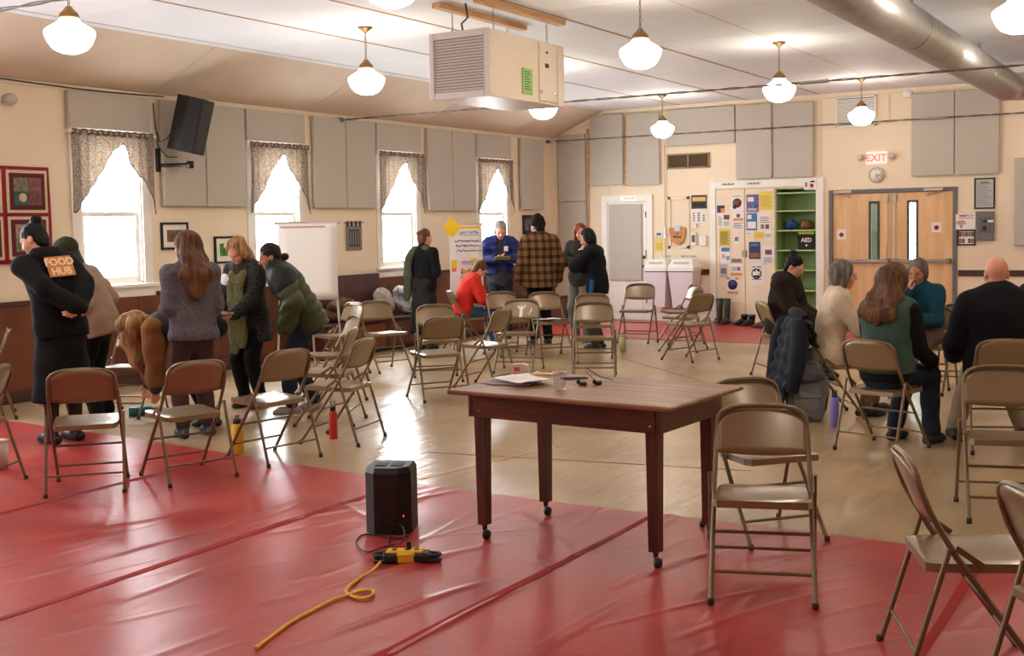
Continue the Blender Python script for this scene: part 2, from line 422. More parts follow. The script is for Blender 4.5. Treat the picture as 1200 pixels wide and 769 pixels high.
for a, b in zip(SY, SY[1:]):
    q = [(LX + .01, EAVE + .002), (SLX - .01, CEIL - .004), (SLX - .01, CEIL + .008), (LX + .01, EAVE + .012)]
    MB().prism(q, a + .004, b - .004, 'y').build('sloped_board', M_slope, slope, fix=True)
struct(MB().bb((LX, FY, EAVE - .05), (LX + .02, BY, EAVE + .002), .003).build('trim_eave', M_cream))
struct(MB().bb((SLX, BY - .03, CEIL - .06), (RX, BY, CEIL), .004).build('trim_back', M_cream))
L_ = math.hypot(dx, dz)
struct(MB().box((LX + dx / 2, BY - .015, EAVE + dz / 2 - .04), (L_, .03, .06), .004, Euler((0, -math.atan2(dz, dx), 0)).to_matrix()).build('trim_slope', M_cream))
# corner boards
struct(MB().bb((LX, BY - .10, .95), (LX + .045, BY, EAVE), .004).bb((LX, BY - .045, .95), (LX + .10, BY, EAVE), .004).build('trim_corner', M_cream))

# ---- windows
for k, c in enumerate(WINC):
    root = bpy.data.objects.new('window_%d' % (k + 1), None); C.objects.link(root); root.location = (LX, c, OZ0); struct(root)
    hz = OZ1 - OZ0; mz = 1.845 - OZ0
    cas = MB()
    for s in (-1, 1): cas.bb((0, s * OW / 2, -.02), (.022, s * (OW / 2 + .125), hz + .12), .003)
    cas.bb((0, -OW / 2, hz), (.022, OW / 2, hz + .12), .003)
    cas.build('window_casing', M_white, root)
    jb = MB()
    for s in (-1, 1): jb.bb((-T, s * (OW / 2 - .02), 0), (0, s * OW / 2, hz))
    jb.bb((-T, -OW / 2, hz - .02), (0, OW / 2, hz)).bb((-T, -OW / 2, 0), (0, OW / 2, .02)); jb.build('window_jamb', M_white, root)
    MB().bb((0, -OW / 2 - .16, -.04), (.07, OW / 2 + .16, 0), .006).build('window_sill', M_white, root)
    MB().bb((0, -OW / 2 - .12, -.14), (.02, OW / 2 + .12, -.04), .003).build('window_apron', M_white, root)
    for (x, z0, z1) in ((-.05, .02, mz + .03), (-.1, mz - .02, hz - .02)):
        sash = MB(); a = OW / 2 - .02
        for s in (-1, 1): sash.bb((x - .018, s * (a - .045), z0), (x + .018, s * a, z1), .003)
        sash.bb((x - .018, -a + .045, z0), (x + .018, a - .045, z0 + .06), .003).bb((x - .018, -a + .045, z1 - .045), (x + .018, a - .045, z1), .003)
        so = sash.build('sash', M_white, root)
        MB().bb((x - .003, -a + .045, z0 + .06), (x + .003, a - .045, z1 - .045)).build('pane', M_glass, so)
        MB().bb((x - .006, -a + .045, (z0 + z1) / 2), (x - .002, a - .045, (z0 + z1) / 2 + .006)).build('muntin', M_white, so)
# light enters through the panes: portals guide the sampling of the sky
for c in WINC:
    ld = bpy.data.lights.new('window portal', 'AREA'); ld.shape = 'RECTANGLE'; ld.size = OW; ld.size_y = OZ1 - OZ0
    ld.cycles.is_portal = True
    lo = bpy.data.objects.new('window_portal', ld); C.objects.link(lo)
    lo.matrix_world = frame_mat((LX - T - .01, c, (OZ0 + OZ1) / 2), (0, 1, 0), (0, 0, 1)) @ Matrix.Rotation(PI, 4, 'Y')
# ================================================================== ON THE WALLS AND CEILING
def lpanel(y0, z0, y1, z1, lab, d=.05, grp='grey acoustic panels on the window wall'):
    o = MB().bb((LX + .021, y0, z0), (LX + .021 + d, y1, z1), .006).build('acoustic_panel', M_panel)
    return tag(o, lab, 'acoustic panel', grp)
GAP = .012
for k, wl in zip(range(3, 7), ('next to the quilt', 'behind the blank flip chart', 'by the woven hanging', 'behind the blue jacket')):
    c = WINC[k]
    lpanel(c - .55, 2.735, c + .50, 3.115, 'short wide grey acoustic panel above the curtained window ' + wl)
for k in range(3, 6):
    a, b = WINC[k] + .67, WINC[k + 1] - .585; m = (a + b) / 2
    if k == 3:
        lpanel(a, 1.94, m - GAP / 2, 3.115, 'tall grey acoustic panel behind the wall loudspeaker'); lpanel(m + GAP / 2, 1.94, b, 3.115, 'tall grey acoustic panel between the loudspeaker and a curtained window')
    elif k == 4:
        lpanel(a, 1.93, m - GAP / 2, 3.115, 'tall grey acoustic panel above the blank flip chart'); lpanel(m + GAP / 2, 1.93, b, 3.115, 'tall grey acoustic panel above the woven wall hanging')
    else:
        lpanel(a, 1.90, m - GAP / 2, 3.115, 'tall grey acoustic panel above the woman with the long scarf'); lpanel(m + GAP / 2, 1.90, b, 3.115, 'tall grey acoustic panel above the written flip chart')
lpanel(16.9, 1.92, 17.66, 3.115, 'tall grey acoustic panel alone beside the corner post')
def bpanel(x0, z0, x1, z1, lab):
    o = MB().bb((x0, BY - .013, z0), (x1, BY - .065, z1), .006).build('acoustic_panel', M_panel)
    return tag(o, lab, 'acoustic panel', 'grey acoustic panels on the door wall')
bpanel(-9.97, 2.06, -9.43, 3.22, 'grey acoustic panel in the corner by the sloped ceiling, upper one')
bpanel(-9.97, .95, -9.43, 2.045, 'grey acoustic panel in the corner by the sloped ceiling, lower one')
bpanel(-9.33, 2.315, -8.71, 3.52, 'tall grey acoustic panel above the white door, nearer the corner')
bpanel(-8.64, 2.30, -8.03, 3.50, 'tall grey acoustic panel above the white door, nearer the small vent')
bpanel(-7.91, 2.925, -6.71, 3.52, 'long low grey acoustic panel above the small brown vent')
bpanel(-6.69, 2.335, -6.10, 3.51, 'tall grey acoustic panel above the closet poster doors')
bpanel(-6.06, 2.335, -5.43, 3.50, 'tall grey acoustic panel above the open green shelves')
bpanel(-3.95, 2.28, -3.345, 3.50, 'tall grey acoustic panel beside the smoke detector')
bpanel(-3.335, 2.275, -2.73, 3.50, 'tall grey acoustic panel above the framed certificate')
bpanel(-2.52, 1.235, -1.6, 2.49, 'large grey acoustic panel low on the wall past the breaker box')
for x, z0, z1 in ((-9.40, .95, 3.3), (-8.675, 2.3, 3.5), (-7.98, .9, 3.52), (-6.08, 2.34, 3.5)):
    MB().bb((x - .02, BY - .02, z0), (x + .02, BY, z1), .003).build('wall_batten', M_pine if x < -8 else M_cream, wall_back)

# ---- curtains
def curtain_mat():
    m = bpy.data.materials.new('speckled curtain cloth'); m.use_nodes = True; nt = m.node_tree; N = nt.nodes; N.clear()
    o = N.new('ShaderNodeOutputMaterial'); mx = N.new('ShaderNodeMixShader'); d = N.new('ShaderNodeBsdfDiffuse'); t = N.new('ShaderNodeBsdfTranslucent')
    tc = N.new('ShaderNodeTexCoord'); n = N.new('ShaderNodeTexNoise'); n.inputs['Scale'].default_value = 110; n.inputs['Detail'].default_value = 3
    r = N.new('ShaderNodeValToRGB'); r.color_ramp.elements[0].color = (*srgb(122, 106, 94), 1); r.color_ramp.elements[1].color = (*srgb(208, 199, 187), 1)
    r.color_ramp.elements[0].position = .42; r.color_ramp.elements[1].position = .6
    nt.links.new(tc.outputs['Object'], n.inputs[0]); nt.links.new(n.outputs[0], r.inputs[0])
    for s in (d, t): nt.links.new(r.outputs[0], s.inputs[0])
    mx.inputs[0].default_value = .42
    nt.links.new(d.outputs[0], mx.inputs[1]); nt.links.new(t.outputs[0], mx.inputs[2]); nt.links.new(mx.outputs[0], o.inputs[0])
    return m
M_curt = curtain_mat()
def bottom(u, left, apex):
    # free edge of the swag: long tails at the outer sides, high gap in the middle
    if left: t = max(0.0, min(1.0, (u - .03) / (apex - .03))); return 1.87 + (2.60 - 1.87) * (t ** .75 if t > 0 else 0) - .04 * math.sin(t * 2 * PI)
    t = max(0.0, min(1.0, (1 - u) / (1 - apex))); return 1.85 + (2.60 - 1.85) * (t ** .85) + .05 * math.sin(t * 2 * PI)
CUL = ['speckled swag curtain over the window next to the quilt', 'speckled swag curtain over the window behind the blank flip chart',
       'speckled swag curtain over the window by the woven hanging', 'speckled swag curtain over the window behind the blue jacket']
for k in range(3, 7):
    c = WINC[k]; wd = 1.06
    t = thing('swag_curtain', CUL[k - 3], 'curtain', (LX + .05, c - wd / 2, 0), 0, 'swag curtains')
    ph = k * 1.7; apex = .60 + .02 * (k % 2)
    for side in (0, 1):
        def fn(u, v, side=side):
            uu = u * apex if side == 0 else apex + u * (1 - apex)
            zb = bottom(uu, side == 0, apex); z = 2.71 + (zb - 2.71) * v
            x = .03 + .014 * math.sin(uu * 62 + ph) * (1 - .35 * v) + .008 * math.sin(uu * 23 + ph * 2 + 2 * v)
            return (x, uu * wd + .01 * math.sin(v * 5 + uu * 9) * v, z)
        MB().grid(fn, 46, 16, True, (.004, 0, 0)).build('cloth', M_curt, t, fix=True)
        he = MB(); pts = [fn((i / 30), 1.0) for i in range(31)]
        he.tube([(p[0] + .002, p[1], p[2]) for p in pts], .006, 5); he.build('hem', mat('plum hem', srgb(80, 60, 72), .9), t)
    hd = MB().grid(lambda u, v: (.036 + .012 * math.sin(u * 95 + ph), u * wd, 2.67 + v * .055 + .006 * math.sin(u * 60)), 60, 2, True, (.006, 0, 0))
    hd.build('header', mat('brown curtain header', srgb(122, 100, 84), .9, noise=.3, nscale=60), t, fix=True)
    rod = MB().tube([(.03, -.03, 2.70), (.03, wd + .03, 2.70)], .008, 8)
    for y in (-.03, wd + .03): rod.bb((-.03, y - .012, 2.68), (.04, y + .012, 2.72), .003)
    rod.build('curtain_rod', M_white, t)

# ---- schoolhouse pendant lamps
def globe_mat():
    m = mat('lit opal glass', (1, .93, .82), .3, emit=(1.0, 0.88, 0.73), estr=LAMP); return m
M_globe = globe_mat()
def pendant():
    t = thing('pendant_lamp', '', 'lamp')
    MB().lathe([(.0, 0), (.072, 0), (.072, -.012), (.05, -.022), (.018, -.045), (.012, -.06), (0, -.06)][::-1], n=20).build('canopy', M_brass, t)
    ch = MB(); z = -.055; i = 0
    while z > -.315:
        h, rr = .036, .009
        pts = [Vector((rr * math.cos(a), 0, z - h / 2 + (h / 2 - .006) * math.sin(a) * 1.15)) for a in [2 * PI * q / 10 for q in range(11)]]
        if i % 2: pts = [Vector((0, p.x, p.z)) for p in pts]
        ch.tube(pts, .0032, 5, False); z -= h * .8; i += 1
    ch.build('chain', M_brass, t)
    MB().lathe([(0, -.31), (.02, -.312), (.035, -.335), (.062, -.36), (.072, -.385), (.072, -.40), (0, -.40)][::-1], n=20).build('fitter', M_brass, t)
    MB().lathe([(.062, -.395), (.075, -.415), (.088, -.43), (.155, -.47), (.176, -.49), (.178, -.505), (.17, -.535), (.15, -.58), (.115, -.62), (.06, -.645), (0, -.652)][::-1], n=28).build('globe', M_globe, t)
    return t
pt = pendant(); first = True
PLAB = {(-7.12, 5.65): 'lit schoolhouse pendant lamp hanging before the quilt', (-7.12, 9.08): 'lit schoolhouse pendant lamp between the wall loudspeaker and the hanging air unit',
        (-4.2, 9.08): 'lit schoolhouse pendant lamp on a long chain just past the hanging air unit', (-7.12, 12.55): 'lit schoolhouse pendant lamp partly hidden under the hanging air unit',
        (-4.15, 12.56): 'lit schoolhouse pendant lamp over the middle of the floor', (-7.3, 16.55): 'lit schoolhouse pendant lamp above the small brown vent',
        (-4.27, 16.45): 'lit schoolhouse pendant lamp hanging before the white louvre', (-1.25, 9.08): 'lit schoolhouse pendant lamp across the duct from the others'}
PLAB[(-4.2, 5.62)] = 'lit schoolhouse pendant lamp directly before the louvred face of the air unit'
SPOTS = list(PLAB) + [(-1.25, 5.62), (-1.25, 12.5), (-1.25, 16.5), (1.7, 9.08), (1.7, 12.5), (1.7, 5.62), (-7.12, 2.2), (-4.2, 2.2), (-1.25, 2.2)]
for (x, y) in SPOTS:
    o = pt if first else copy_tree(pt); first = False
    o.location = (x, y, CEIL); o['group'] = 'schoolhouse pendant lamps'
    o['label'] = PLAB.get((x, y), 'lit schoolhouse pendant lamp near the end of the hall away from the doors')

# ---- hanging air unit
hx0, hx1, hy0, hy1, hz0, hz1 = -5.98, -5.36, 8.52, 9.86, 2.765, 3.345
M_unit = mat('cream enamel steel', srgb(220, 204, 184), .4, noise=.02)
M_unit2 = mat('pale grey enamel', srgb(208, 200, 192), .45)
t = thing('air_unit', 'boxy cream air cleaner hung on chains from ceiling boards', 'air cleaner', ((hx0 + hx1) / 2, (hy0 + hy1) / 2, hz0))
ox, oy = (hx1 - hx0) / 2, (hy1 - hy0) / 2; hh = hz1 - hz0
MB().bb((-ox + .01, -oy + .03, .005), (ox - .01, oy, hh), .006).build('housing', M_unit, t)
g = MB()
for a in ((-ox, -oy, 0, -ox + .05, -oy + .03, hh), (ox - .05, -oy, 0, ox, -oy + .03, hh), (-ox + .05, -oy, 0, ox - .05, -oy + .03, .06), (-ox + .05, -oy, hh - .06, ox - .05, -oy + .03, hh)):
    g.bb(a[:3], a[3:], .004)
g.build('grille_frame', M_unit2, t)
MB().bb((-ox + .03, -oy + .028, .03), (ox - .03, -oy + .032, hh - .03)).build('filter', mat('dark filter', srgb(82, 76, 76), .9), t)
sl = MB().box((0, 0, 0), (2 * ox - .1, .006, .02), 0, Euler((.6, 0, 0)).to_matrix()).mesh('louvre_slat', M_unit2)
for i in range(18):
    o = link_mesh('louvre_slat', sl, t); o.location = (0, -oy + .014, .075 + i * (hh - .15) / 17)
MB().bb((ox - .012, oy * .30, .03), (ox + .004, oy * .78, hh - .02), .004).build('access_door', M_unit, t)
MB().bb((ox - .01, oy * .82, .005), (ox + .003, oy, hh - .005), .004).build('end_cover', M_unit, t)
la = MB().bb((ox - .01, -.10, .07), (ox + .0025, .07, .30), .001).build('notice', mat('green label', srgb(150, 190, 110), .7), t)
for i in range(8): MB().bb((ox + .0025, -.08, .11 + i * .022), (ox + .0035, .04 - .02 * (i % 3), .117 + i * .022)).build('print_line', mat('dark green print', srgb(60, 84, 50), .8), la)
MB().bb((ox, .30, .34), (ox + .006, .37, .38), .001).build('control_slot', M_black, t)
MB().lathe([(0, 0), (.012, 0), (.012, .01), (0, .012)], (ox + .003, .33, .48), 8, 'x').build('knob', M_black, t)
for y in (.22, .48): MB().bb((ox, y - .02, .10), (ox + .012, y + .02, .13), .003).build('latch', M_steel, t)
def chain(x, y, z0, z1, par):
    ch = MB(); z = z1; i = 0
    while z > z0:
        pts = [Vector((.009 * math.cos(a), 0, z - .02 + .02 * math.sin(a))) for a in [2 * PI * q / 8 for q in range(9)]]
        if i % 2: pts = [Vector((0, p.x, p.z)) for p in pts]
        ch.tube([(p.x + x, p.y + y, p.z) for p in pts], .0028, 4, False); z -= .03; i += 1
    ch.build('chain', M_steel, par)
for (x, y) in ((-ox + .12, -oy + .2), (ox - .07, -oy + .2), (-ox + .12, oy - .2), (ox - .07, oy - .2)): chain(x, y, hh - .01, CEIL - .05 - hz0, t)
MB().tube([(-.02, -oy + .12, hh - .01), (-.04, -oy + .12, hh + .08), (.02, -oy + .13, hh + .13), (0, -oy + .13, CEIL - hz0)], .009, 7).build('power_cable', M_black, t)
for x, lb in (((hx0 + .12), 'pine board on the ceiling carrying the air unit chains, farther from the duct'), ((hx1 - .07), 'pine board on the ceiling carrying the air unit chains, closer to the duct')):
    tag(MB().bb((x - .045, hy0 - .05, CEIL - .045), (x + .045, hy1 + .1, CEIL), .004).build('ceiling_board_pine', M_pine), lb, 'board', 'air unit boards')

# ---- spiral duct
M_duct = mat('galvanised spiral duct', srgb(206, 206, 206), .38, .65, noise=.08, nscale=6)
t = thing('spiral_duct', 'long galvanised round spiral duct under the ceiling', 'duct', (-2.33, 8, 3.3))
prof = []
y = -9.5
while y < 7.9:
    prof += [(.175, y), (.175, y + .052), (.187, y + .056), (.187, y + .066)]; y += .07
MB().lathe(prof, (0, 0, 0), 28, 'y').build('duct_tube', M_duct, t, fix=True)
el = MB(); pts = []
for i in range(9):
    a = i / 8 * PI / 2; pts.append((.28 - .28 * math.cos(a), 7.9 + .28 * math.sin(a), 0))
pts += [(.6, 8.18, 0), (6.4, 8.18, 0)]
el.tube([pts[0]] + pts, .176, 28); el.build('elbow', M_duct, t)
for yy in (-4, -.6, 2.6, 6.0):
    st = MB(); 
    for a0 in range(24):
        a = a0 / 24 * 2 * PI; b = (a0 + 1) / 24 * 2 * PI
    st.lathe([(.184, yy - .012), (.186, yy), (.184, yy + .012)], (0, 0, 0), 28, 'y'); st.bb((-.02, yy - .01, .18), (.02, yy + .01, .30))
    st.build('hanger_strap', M_steel, t)
MB().bb((-.03, 4.9, -.16), (.0, 4.96, .12), .004).build('bracket', mat('blue grey bracket', srgb(90, 110, 130), .5), t)

# ---- twisted tie cables across the hall
M_cable = mat('steel cable', srgb(120, 112, 104), .45, .8)
def tie(p0, p1, lab, r=.008):
    a, b = Vector(p0), Vector(p1); mb = MB(); n = 160
    for s in (0, 1):
        pts = []
        for i in range(n + 1):
            q = a.lerp(b, i / n); an = i * .9 + s * PI; pts.append((q.x, q.y + r * math.cos(an), q.z + r * math.sin(an)))
        mb.tube(pts, r * .8, 5)
    t = thing('tie_cable', lab, 'cable', p0, 0, 'tie cables across the hall')
    o = mb.build('strand', M_cable, t); o.location = (-a.x, -a.y, -a.z)
    e = MB().bb((LX - a.x + .02, -.03, -.03), (LX - a.x + .09, .03, .03), .006).build('eye_bracket', mat('blue grey bracket', (0, 0, 0)), t)
    MB().tube([(6.2, 0, 0), (6.5, 0, 0)], .02, 8).build('turnbuckle', M_steel, t)
tie((LX + .08, 12.22, 3.10), (RX, 12.22, 3.10), 'twisted steel cable spanning the hall beneath the air unit')
tie((LX + .16, 17.85, 3.105), (RX, 17.85, 3.105), 'twisted steel cable spanning the hall close to the door wall')
tie((LX + .08, 4.84, 3.105), (RX, 4.84, 3.105), 'twisted steel cable spanning the hall before the quilt')

# ---- loudspeaker on the window wall
t = thing('bracket_loudspeaker', 'black loudspeaker on a bracket high on the window wall', 'loudspeaker', (LX, 9.12, 2.45))
MB().bb((.0, -.05, -.13), (.03, .05, .13), .004).build('wall_plate', M_black, t)
MB().tube([(.03, 0, -.06), (.38, .12, -.06)], .022, 10).lathe([(0, -.04), (.04, -.04), (.04, .04), (0, .04)], (.36, .12, -.06), 12).build('arm', M_black, t)
R_ = Euler((math.radians(-4), math.radians(13), math.radians(14))).to_matrix().to_4x4()
cab = MB(); cab.M = Matrix.Translation((.40, .11, .37)) @ R_
cab.prism([(-.15, -.13), (.02, -.17), (.16, -.12), (.16, .12), (.02, .17), (-.15, .13)], -.30, .30)
sp = cab.build('cabinet', mat('black textured cabinet', srgb(20, 20, 23), .55, bump=.2, bscale=200), t)
gr = MB(); gr.M = cab.M; gr.bb((.161, -.11, -.27), (.168, .11, .27), .004); gr.build('front_grille', M_black, sp)
hl = MB(); hl.M = cab.M; hl.box((-.06, -.155, .03), (.03, .012, .12), .003); hl.build('handle_recess', mat('deep black', srgb(8, 8, 9), .6), sp)
MB().tube([(.25, .0, .33), (.15, -.02, .22), (.06, -.03, .2), (.03, -.06, .35), (.03, -.08, .62)], .006, 5).build('speaker_cable', M_black, t)
MB().tube([(.27, .02, .02), (.15, -.02, .03), (.05, -.05, .15), (.03, -.06, .4), (.03, -.08, .62)], .007, 5).build('speaker_cable', M_black, t)
# black cable along the eave
mb = MB(); mb.tube([(LX + .03, y, EAVE - .02 + .012 * math.sin(y * 2.1)) for y in [6 + .2 * i for i in range(17)]], .007, 5)
tag(mb.build('eave_cable', M_black), 'black cable running along the eave to the loudspeaker', 'cable')
# small white spotlight by the quilt
t = thing('eave_spotlight', 'small white twin spotlight under the eave above the quilt', 'spotlight', (LX, 7.12, 2.98))
MB().bb((0, -.05, -.05), (.03, .05, .05), .01).build('base', M_white, t)
MB().lathe([(0, 0), (.05, 0), (.06, .06), (.05, .1), (0, .1)], (.04, .09, -.02), 14, 'x').build('lamp_head', mat('grey spotlight face', srgb(190, 184, 180), .4), t)

# ---- quilt, pictures, hanging on the window wall
M_qr = mat('crimson quilt cloth', srgb(142, 24, 34), .9, noise=.12, nscale=20, bump=.2, bscale=120)
M_qc = mat('cream quilt strip', srgb(205, 188, 160), .9, noise=.08, nscale=40)
M_qd = mat('maroon quilt border', srgb(92, 30, 40), .9, noise=.12, nscale=40)
QB = [mat('quilt patch %d' % i, c, .9, noise=.35, nscale=28) for i, c in enumerate([srgb(120, 116, 96), srgb(128, 88, 84), srgb(160, 140, 116), srgb(60, 90, 88), srgb(110, 76, 70)])]
t = thing('patchwork_quilt', 'crimson patchwork quilt of framed blocks hung on the window wall', 'quilt', (LX + .01, 7.66, 1.37))
MB().grid(lambda u, v: (.012 + .008 * math.sin(u * 11 + v * 4), -u * 1.56, v * .95), 30, 12, True, (.012, 0, 0)).build('backing', M_qr, t, fix=True)
for i in range(3):
    for j in range(2):
        y1 = -.035 - i * .51; y0 = y1 - .46; z0 = .04 + j * .455; z1 = z0 + .42
        MB().bb((.024, y0, z0), (.034, y1, z1), .003).build('cream_border', M_qc, t)
        MB().bb((.03, y0 + .03, z0 + .03), (.038, y1 - .03, z1 - .03), .003).build('inner_border', M_qd, t)
        for a in range(2):
            for b in range(2):
                yy0 = y0 + .075 + a * .155; zz0 = z0 + .075 + b * .135
                MB().bb((.034, yy0, zz0), (.042, yy0 + .155, zz0 + .135), .002).build('quilt_patch', QB[(a + 2 * b + i + j * 3) % 5], t)
        MB().lathe([(0, 0), (.045, 0), (.045, .006), (0, .008)], (.04, y0 + .17, z0 + .15), 10, 'x').build('applique', M_qc, t)
def picture(y0, z0, y1, z1, lab, mw, cols, fr_=.025, mt=.06):
    t = thing('framed_picture', lab, 'picture', (LX + .002, (y0 + y1) / 2, z0))
    w_, h_ = (y1 - y0), z1 - z0; f = MB()
    for s in (-1, 1): f.bb((0, s * (w_ / 2 - fr_), 0), (.025, s * w_ / 2, h_), .003)
    f.bb((0, -w_ / 2 + fr_, 0), (.025, w_ / 2 - fr_, fr_), .003).bb((0, -w_ / 2 + fr_, h_ - fr_), (.025, w_ / 2 - fr_, h_), .003)
    f.build('frame', M_ink, t)
    MB().bb((.004, -w_ / 2 + fr_, fr_), (.012, w_ / 2 - fr_, h_ - fr_)).build('mount', mw, t)
    m_ = mat('print ' + lab, cols[0], .5, col2=cols[1], nscale=9)
    MB().bb((.011, -w_ / 2 + fr_ + mt, fr_ + mt), (.014, w_ / 2 - fr_ - mt, h_ - fr_ - mt)).build('print', m_, t)
picture(9.10, 1.455, 9.50, 1.76, 'black framed photo of orange and green foliage on the window wall', M_paper, (srgb(60, 84, 40), srgb(190, 84, 40)))
picture(9.90, 1.27, 10.30, 1.59, 'black framed photo of green leaves on the window wall', M_paper, (srgb(40, 100, 40), srgb(110, 190, 70)))
picture(17.0, 1.50, 17.5, 1.83, 'dark framed picture by the corner behind the man in plaid', mat('dark mount', srgb(40, 36, 40), .6), (srgb(60, 56, 60), srgb(120, 110, 110)), .03, .05)
t = thing('woven_hanging', 'small grey woven wall hanging on a rod above the bench', 'wall hanging', (LX + .004, 12.49, 1.36))
MB().tube([(.012, -.21, .375), (.012, .21, .375)], .006, 6).build('rod', M_dark, t)
MB().bb((.004, -.165, 0), (.014, .165, .33), .002).build('cloth', mat('grey weave', srgb(128, 122, 112), .95, noise=.25, nscale=60), t)
for i in range(4): MB().bb((.002, -.15 + i * .09, .32), (.018, -.12 + i * .09, .395), .002).build('loop', mat('navy weave', srgb(54, 58, 70), .95), t)
MB().bb((.013, -.11, .05), (.017, .11, .28), .001).build('dark_panel', mat('navy weave', (0, 0, 0)), t)
for i in range(4): MB().bb((.016, -.095 + i * .052, .07), (.019, -.066 + i * .052, .26), .001).build('stripe', mat('grey weave', (0, 0, 0)), t)
t = thing('thermostat', 'tiny blue and white control dial on the wall beside the blank flip chart', 'thermostat', (LX, 11.98, 1.5))
MB().lathe([(0, 0), (.055, 0), (.05, .02), (0, .024)], (0, 0, 0), 12, 'x').build('dial', M_white, t); MB().bb((.02, -.02, -.03), (.028, .02, .03)).build('face', mat('blue dial face', srgb(90, 130, 170), .4), t)

# ---- door wall: white door with acoustic sheet
t = bpy.data.objects.new('door_1', None); C.objects.link(t); t.location = (-8.665, BY, 0); struct(t)
MB().bb((-.48, -.03, 0), (-.37, 0, 2.14), .004).bb((.37, -.03, 0), (.48, 0, 2.14), .004).bb((-.37, -.03, 2.02), (.37, 0, 2.14), .004).build('door_casing', M_white, t)
MB().bb((-.365, -.02, .01), (.365, .0, 2.015), .003).build('door_leaf', M_white, t)
for x0 in (-.28, .03): 
    for z0, z1 in ((.16, .62),): MB().bb((x0, -.028, z0), (x0 + .25, -.018, z1), .006).build('door_panel', M_white, t)
MB().bb((-.33, -.055, .685), (.285, -.02, 1.985), .006).build('sound_pad', M_panel, t)
MB().lathe([(0, 0), (.028, 0), (.03, .03), (.018, .05), (0, .055)], (.33, -.075, .92), 12, 'y').build('door_knob', M_brass, t)
MB().lathe([(0, 0), (.03, 0), (.02, .03), (0, .03)], (.33, -.05, 1.08), 12, 'y').build('deadbolt', M_brass, t)
for z in (.3, 1.1, 1.75): MB().bb((.345, -.03, z), (.37, -.018, z + .1), .002).build('hinge', M_brass, t)
MB().bb((-.10, -.034, 2.05), (.16, -.03, 2.11)).build('door_sign', mat('silver plate', srgb(210, 200, 190), .3, .5), t)
for i in range(9): MB().bb((-.075 + i * .024, -.0355, 2.066), (-.06 + i * .024, -.034, 2.085 + .008 * (i % 3))).build('worn_mark', mat('tan letters', srgb(150, 120, 100), .5), t)

# ---- closet: two poster doors, green shelves
t = bpy.data.objects.new('door_3', None); C.objects.link(t); t.location = (-6.22, BY, 0); struct(t)
cx = 6.22
f = MB(); f.bb((-7.16 + cx, -.03, 0), (-7.055 + cx, 0, 2.315), .004).bb((-5.40 + cx, -.03, 0), (-5.275 + cx, 0, 2.315), .004).bb((-7.055 + cx, -.03, 2.19), (-5.40 + cx, 0, 2.315), .004).build('door_casing', M_white, t)
for a, b in ((-7.05, -6.565), (-6.555, -6.065)):
    dl = MB().bb((a + cx, -.022, .015), (b + cx, -.004, 2.18), .004).build('closet_door', M_cream, t)
    hx = -6.59 if a < -7 else -6.53
    MB().tube([(hx + cx, -.03, 1.08), (hx + cx, -.045, 1.10), (hx + cx, -.045, 1.16), (hx + cx, -.03, 1.18)], .006, 6).build('handle', M_black, dl)
for x0, x1, s in ((-6.96, -6.72, 'SUPPLY'), (-6.53, -6.28, 'CLOSET')):
    pl = MB().bb((x0 + cx, -.034, 2.235), (x1 + cx, -.03, 2.285)).build('name_plate', mat('plate cream', srgb(226, 216, 200), .5), t)
    for i in range(8): MB().bb((x0 + cx + .03 + i * .024, -.0352, 2.248), (x0 + cx + .046 + i * .024, -.034, 2.262 + .008 * ((i * 5) % 3))).build('worn_mark', M_ink, pl)
M_green = mat('green painted shelf', srgb(148, 174, 116), .6, noise=.05, nscale=4)
M_green2 = mat('pale green shelf edge', srgb(178, 200, 140), .6)
t = thing('shelf_unit', 'open built-in shelves painted green beside the poster doors', 'shelves', ((KX0 + KX1) / 2, BY, 0))
hw = (KX1 - KX0) / 2; D = .42
b = MB(); b.bb((-hw + .001, D, 0), (hw - .001, D + .02, KZ - .001)).bb((-hw + .001, 0, 0), (-hw + .015, D, KZ - .001)).bb((hw - .015, 0, 0), (hw - .001, D, KZ - .001)).bb((-hw + .001, 0, KZ - .02), (hw - .001, D, KZ - .001)).bb((-hw + .001, 0, 0), (hw - .001, D, .03))
b.build('shelf_box', M_green, t)
SHZ = [.55, .875, 1.19, 1.505, 1.815, 2.10]
for z in SHZ:
    s_ = MB().bb((-hw + .016, .02, z - .02), (hw - .016, D - .001, z), .002).build('shelf', M_green, t)
    MB().bb((-hw + .016, .012, z - .02), (hw - .016, .02, z)).build('shelf_lip', M_green2, s_)

# things on the green shelves
def lumpy(name, lab, cat, c, r, m_, seed, parts=5):
    rnd = random.Random(seed); mb = MB()
    for i in range(parts):
        ox_, oy_ = rnd.uniform(-.6, .6) * r[0], rnd.uniform(-.5, .5) * r[1]; s = rnd.uniform(.5, .75)
        prof = [(0, 0)] + [(r[0] * s * math.sin(a) * (1 + .08 * math.sin(5 * a + i)), r[2] * (1 - math.cos(a)) * (.8 + .2 * rnd.random())) for a in [PI * q / 8 for q in range(1, 8)]] + [(0, r[2] * 1.85)]
        mb.lathe(prof, (c[0] + ox_, c[1] + oy_, c[2]), 12)
    return tag(mb.build(name, m_), lab, cat)
lumpy('folded_jacket', 'blue crumpled bag on the green shelf', 'bag', (-5.885, BY + .2, 1.507), (.095, .08, .085), mat('royal blue cloth', srgb(34, 66, 130), .8, noise=.2, nscale=12), 3)
lumpy('leather_bag', 'brown crumpled leather bag on the green shelf', 'bag', (-5.58, BY + .2, 1.507), (.10, .08, .085), mat('tan leather', srgb(120, 76, 42), .6, noise=.3, nscale=10), 9)
t = thing('first_aid_tote', 'black tote with lime top and white lettering on the green shelf', 'tote', (-5.58, BY + .16, 1.19))
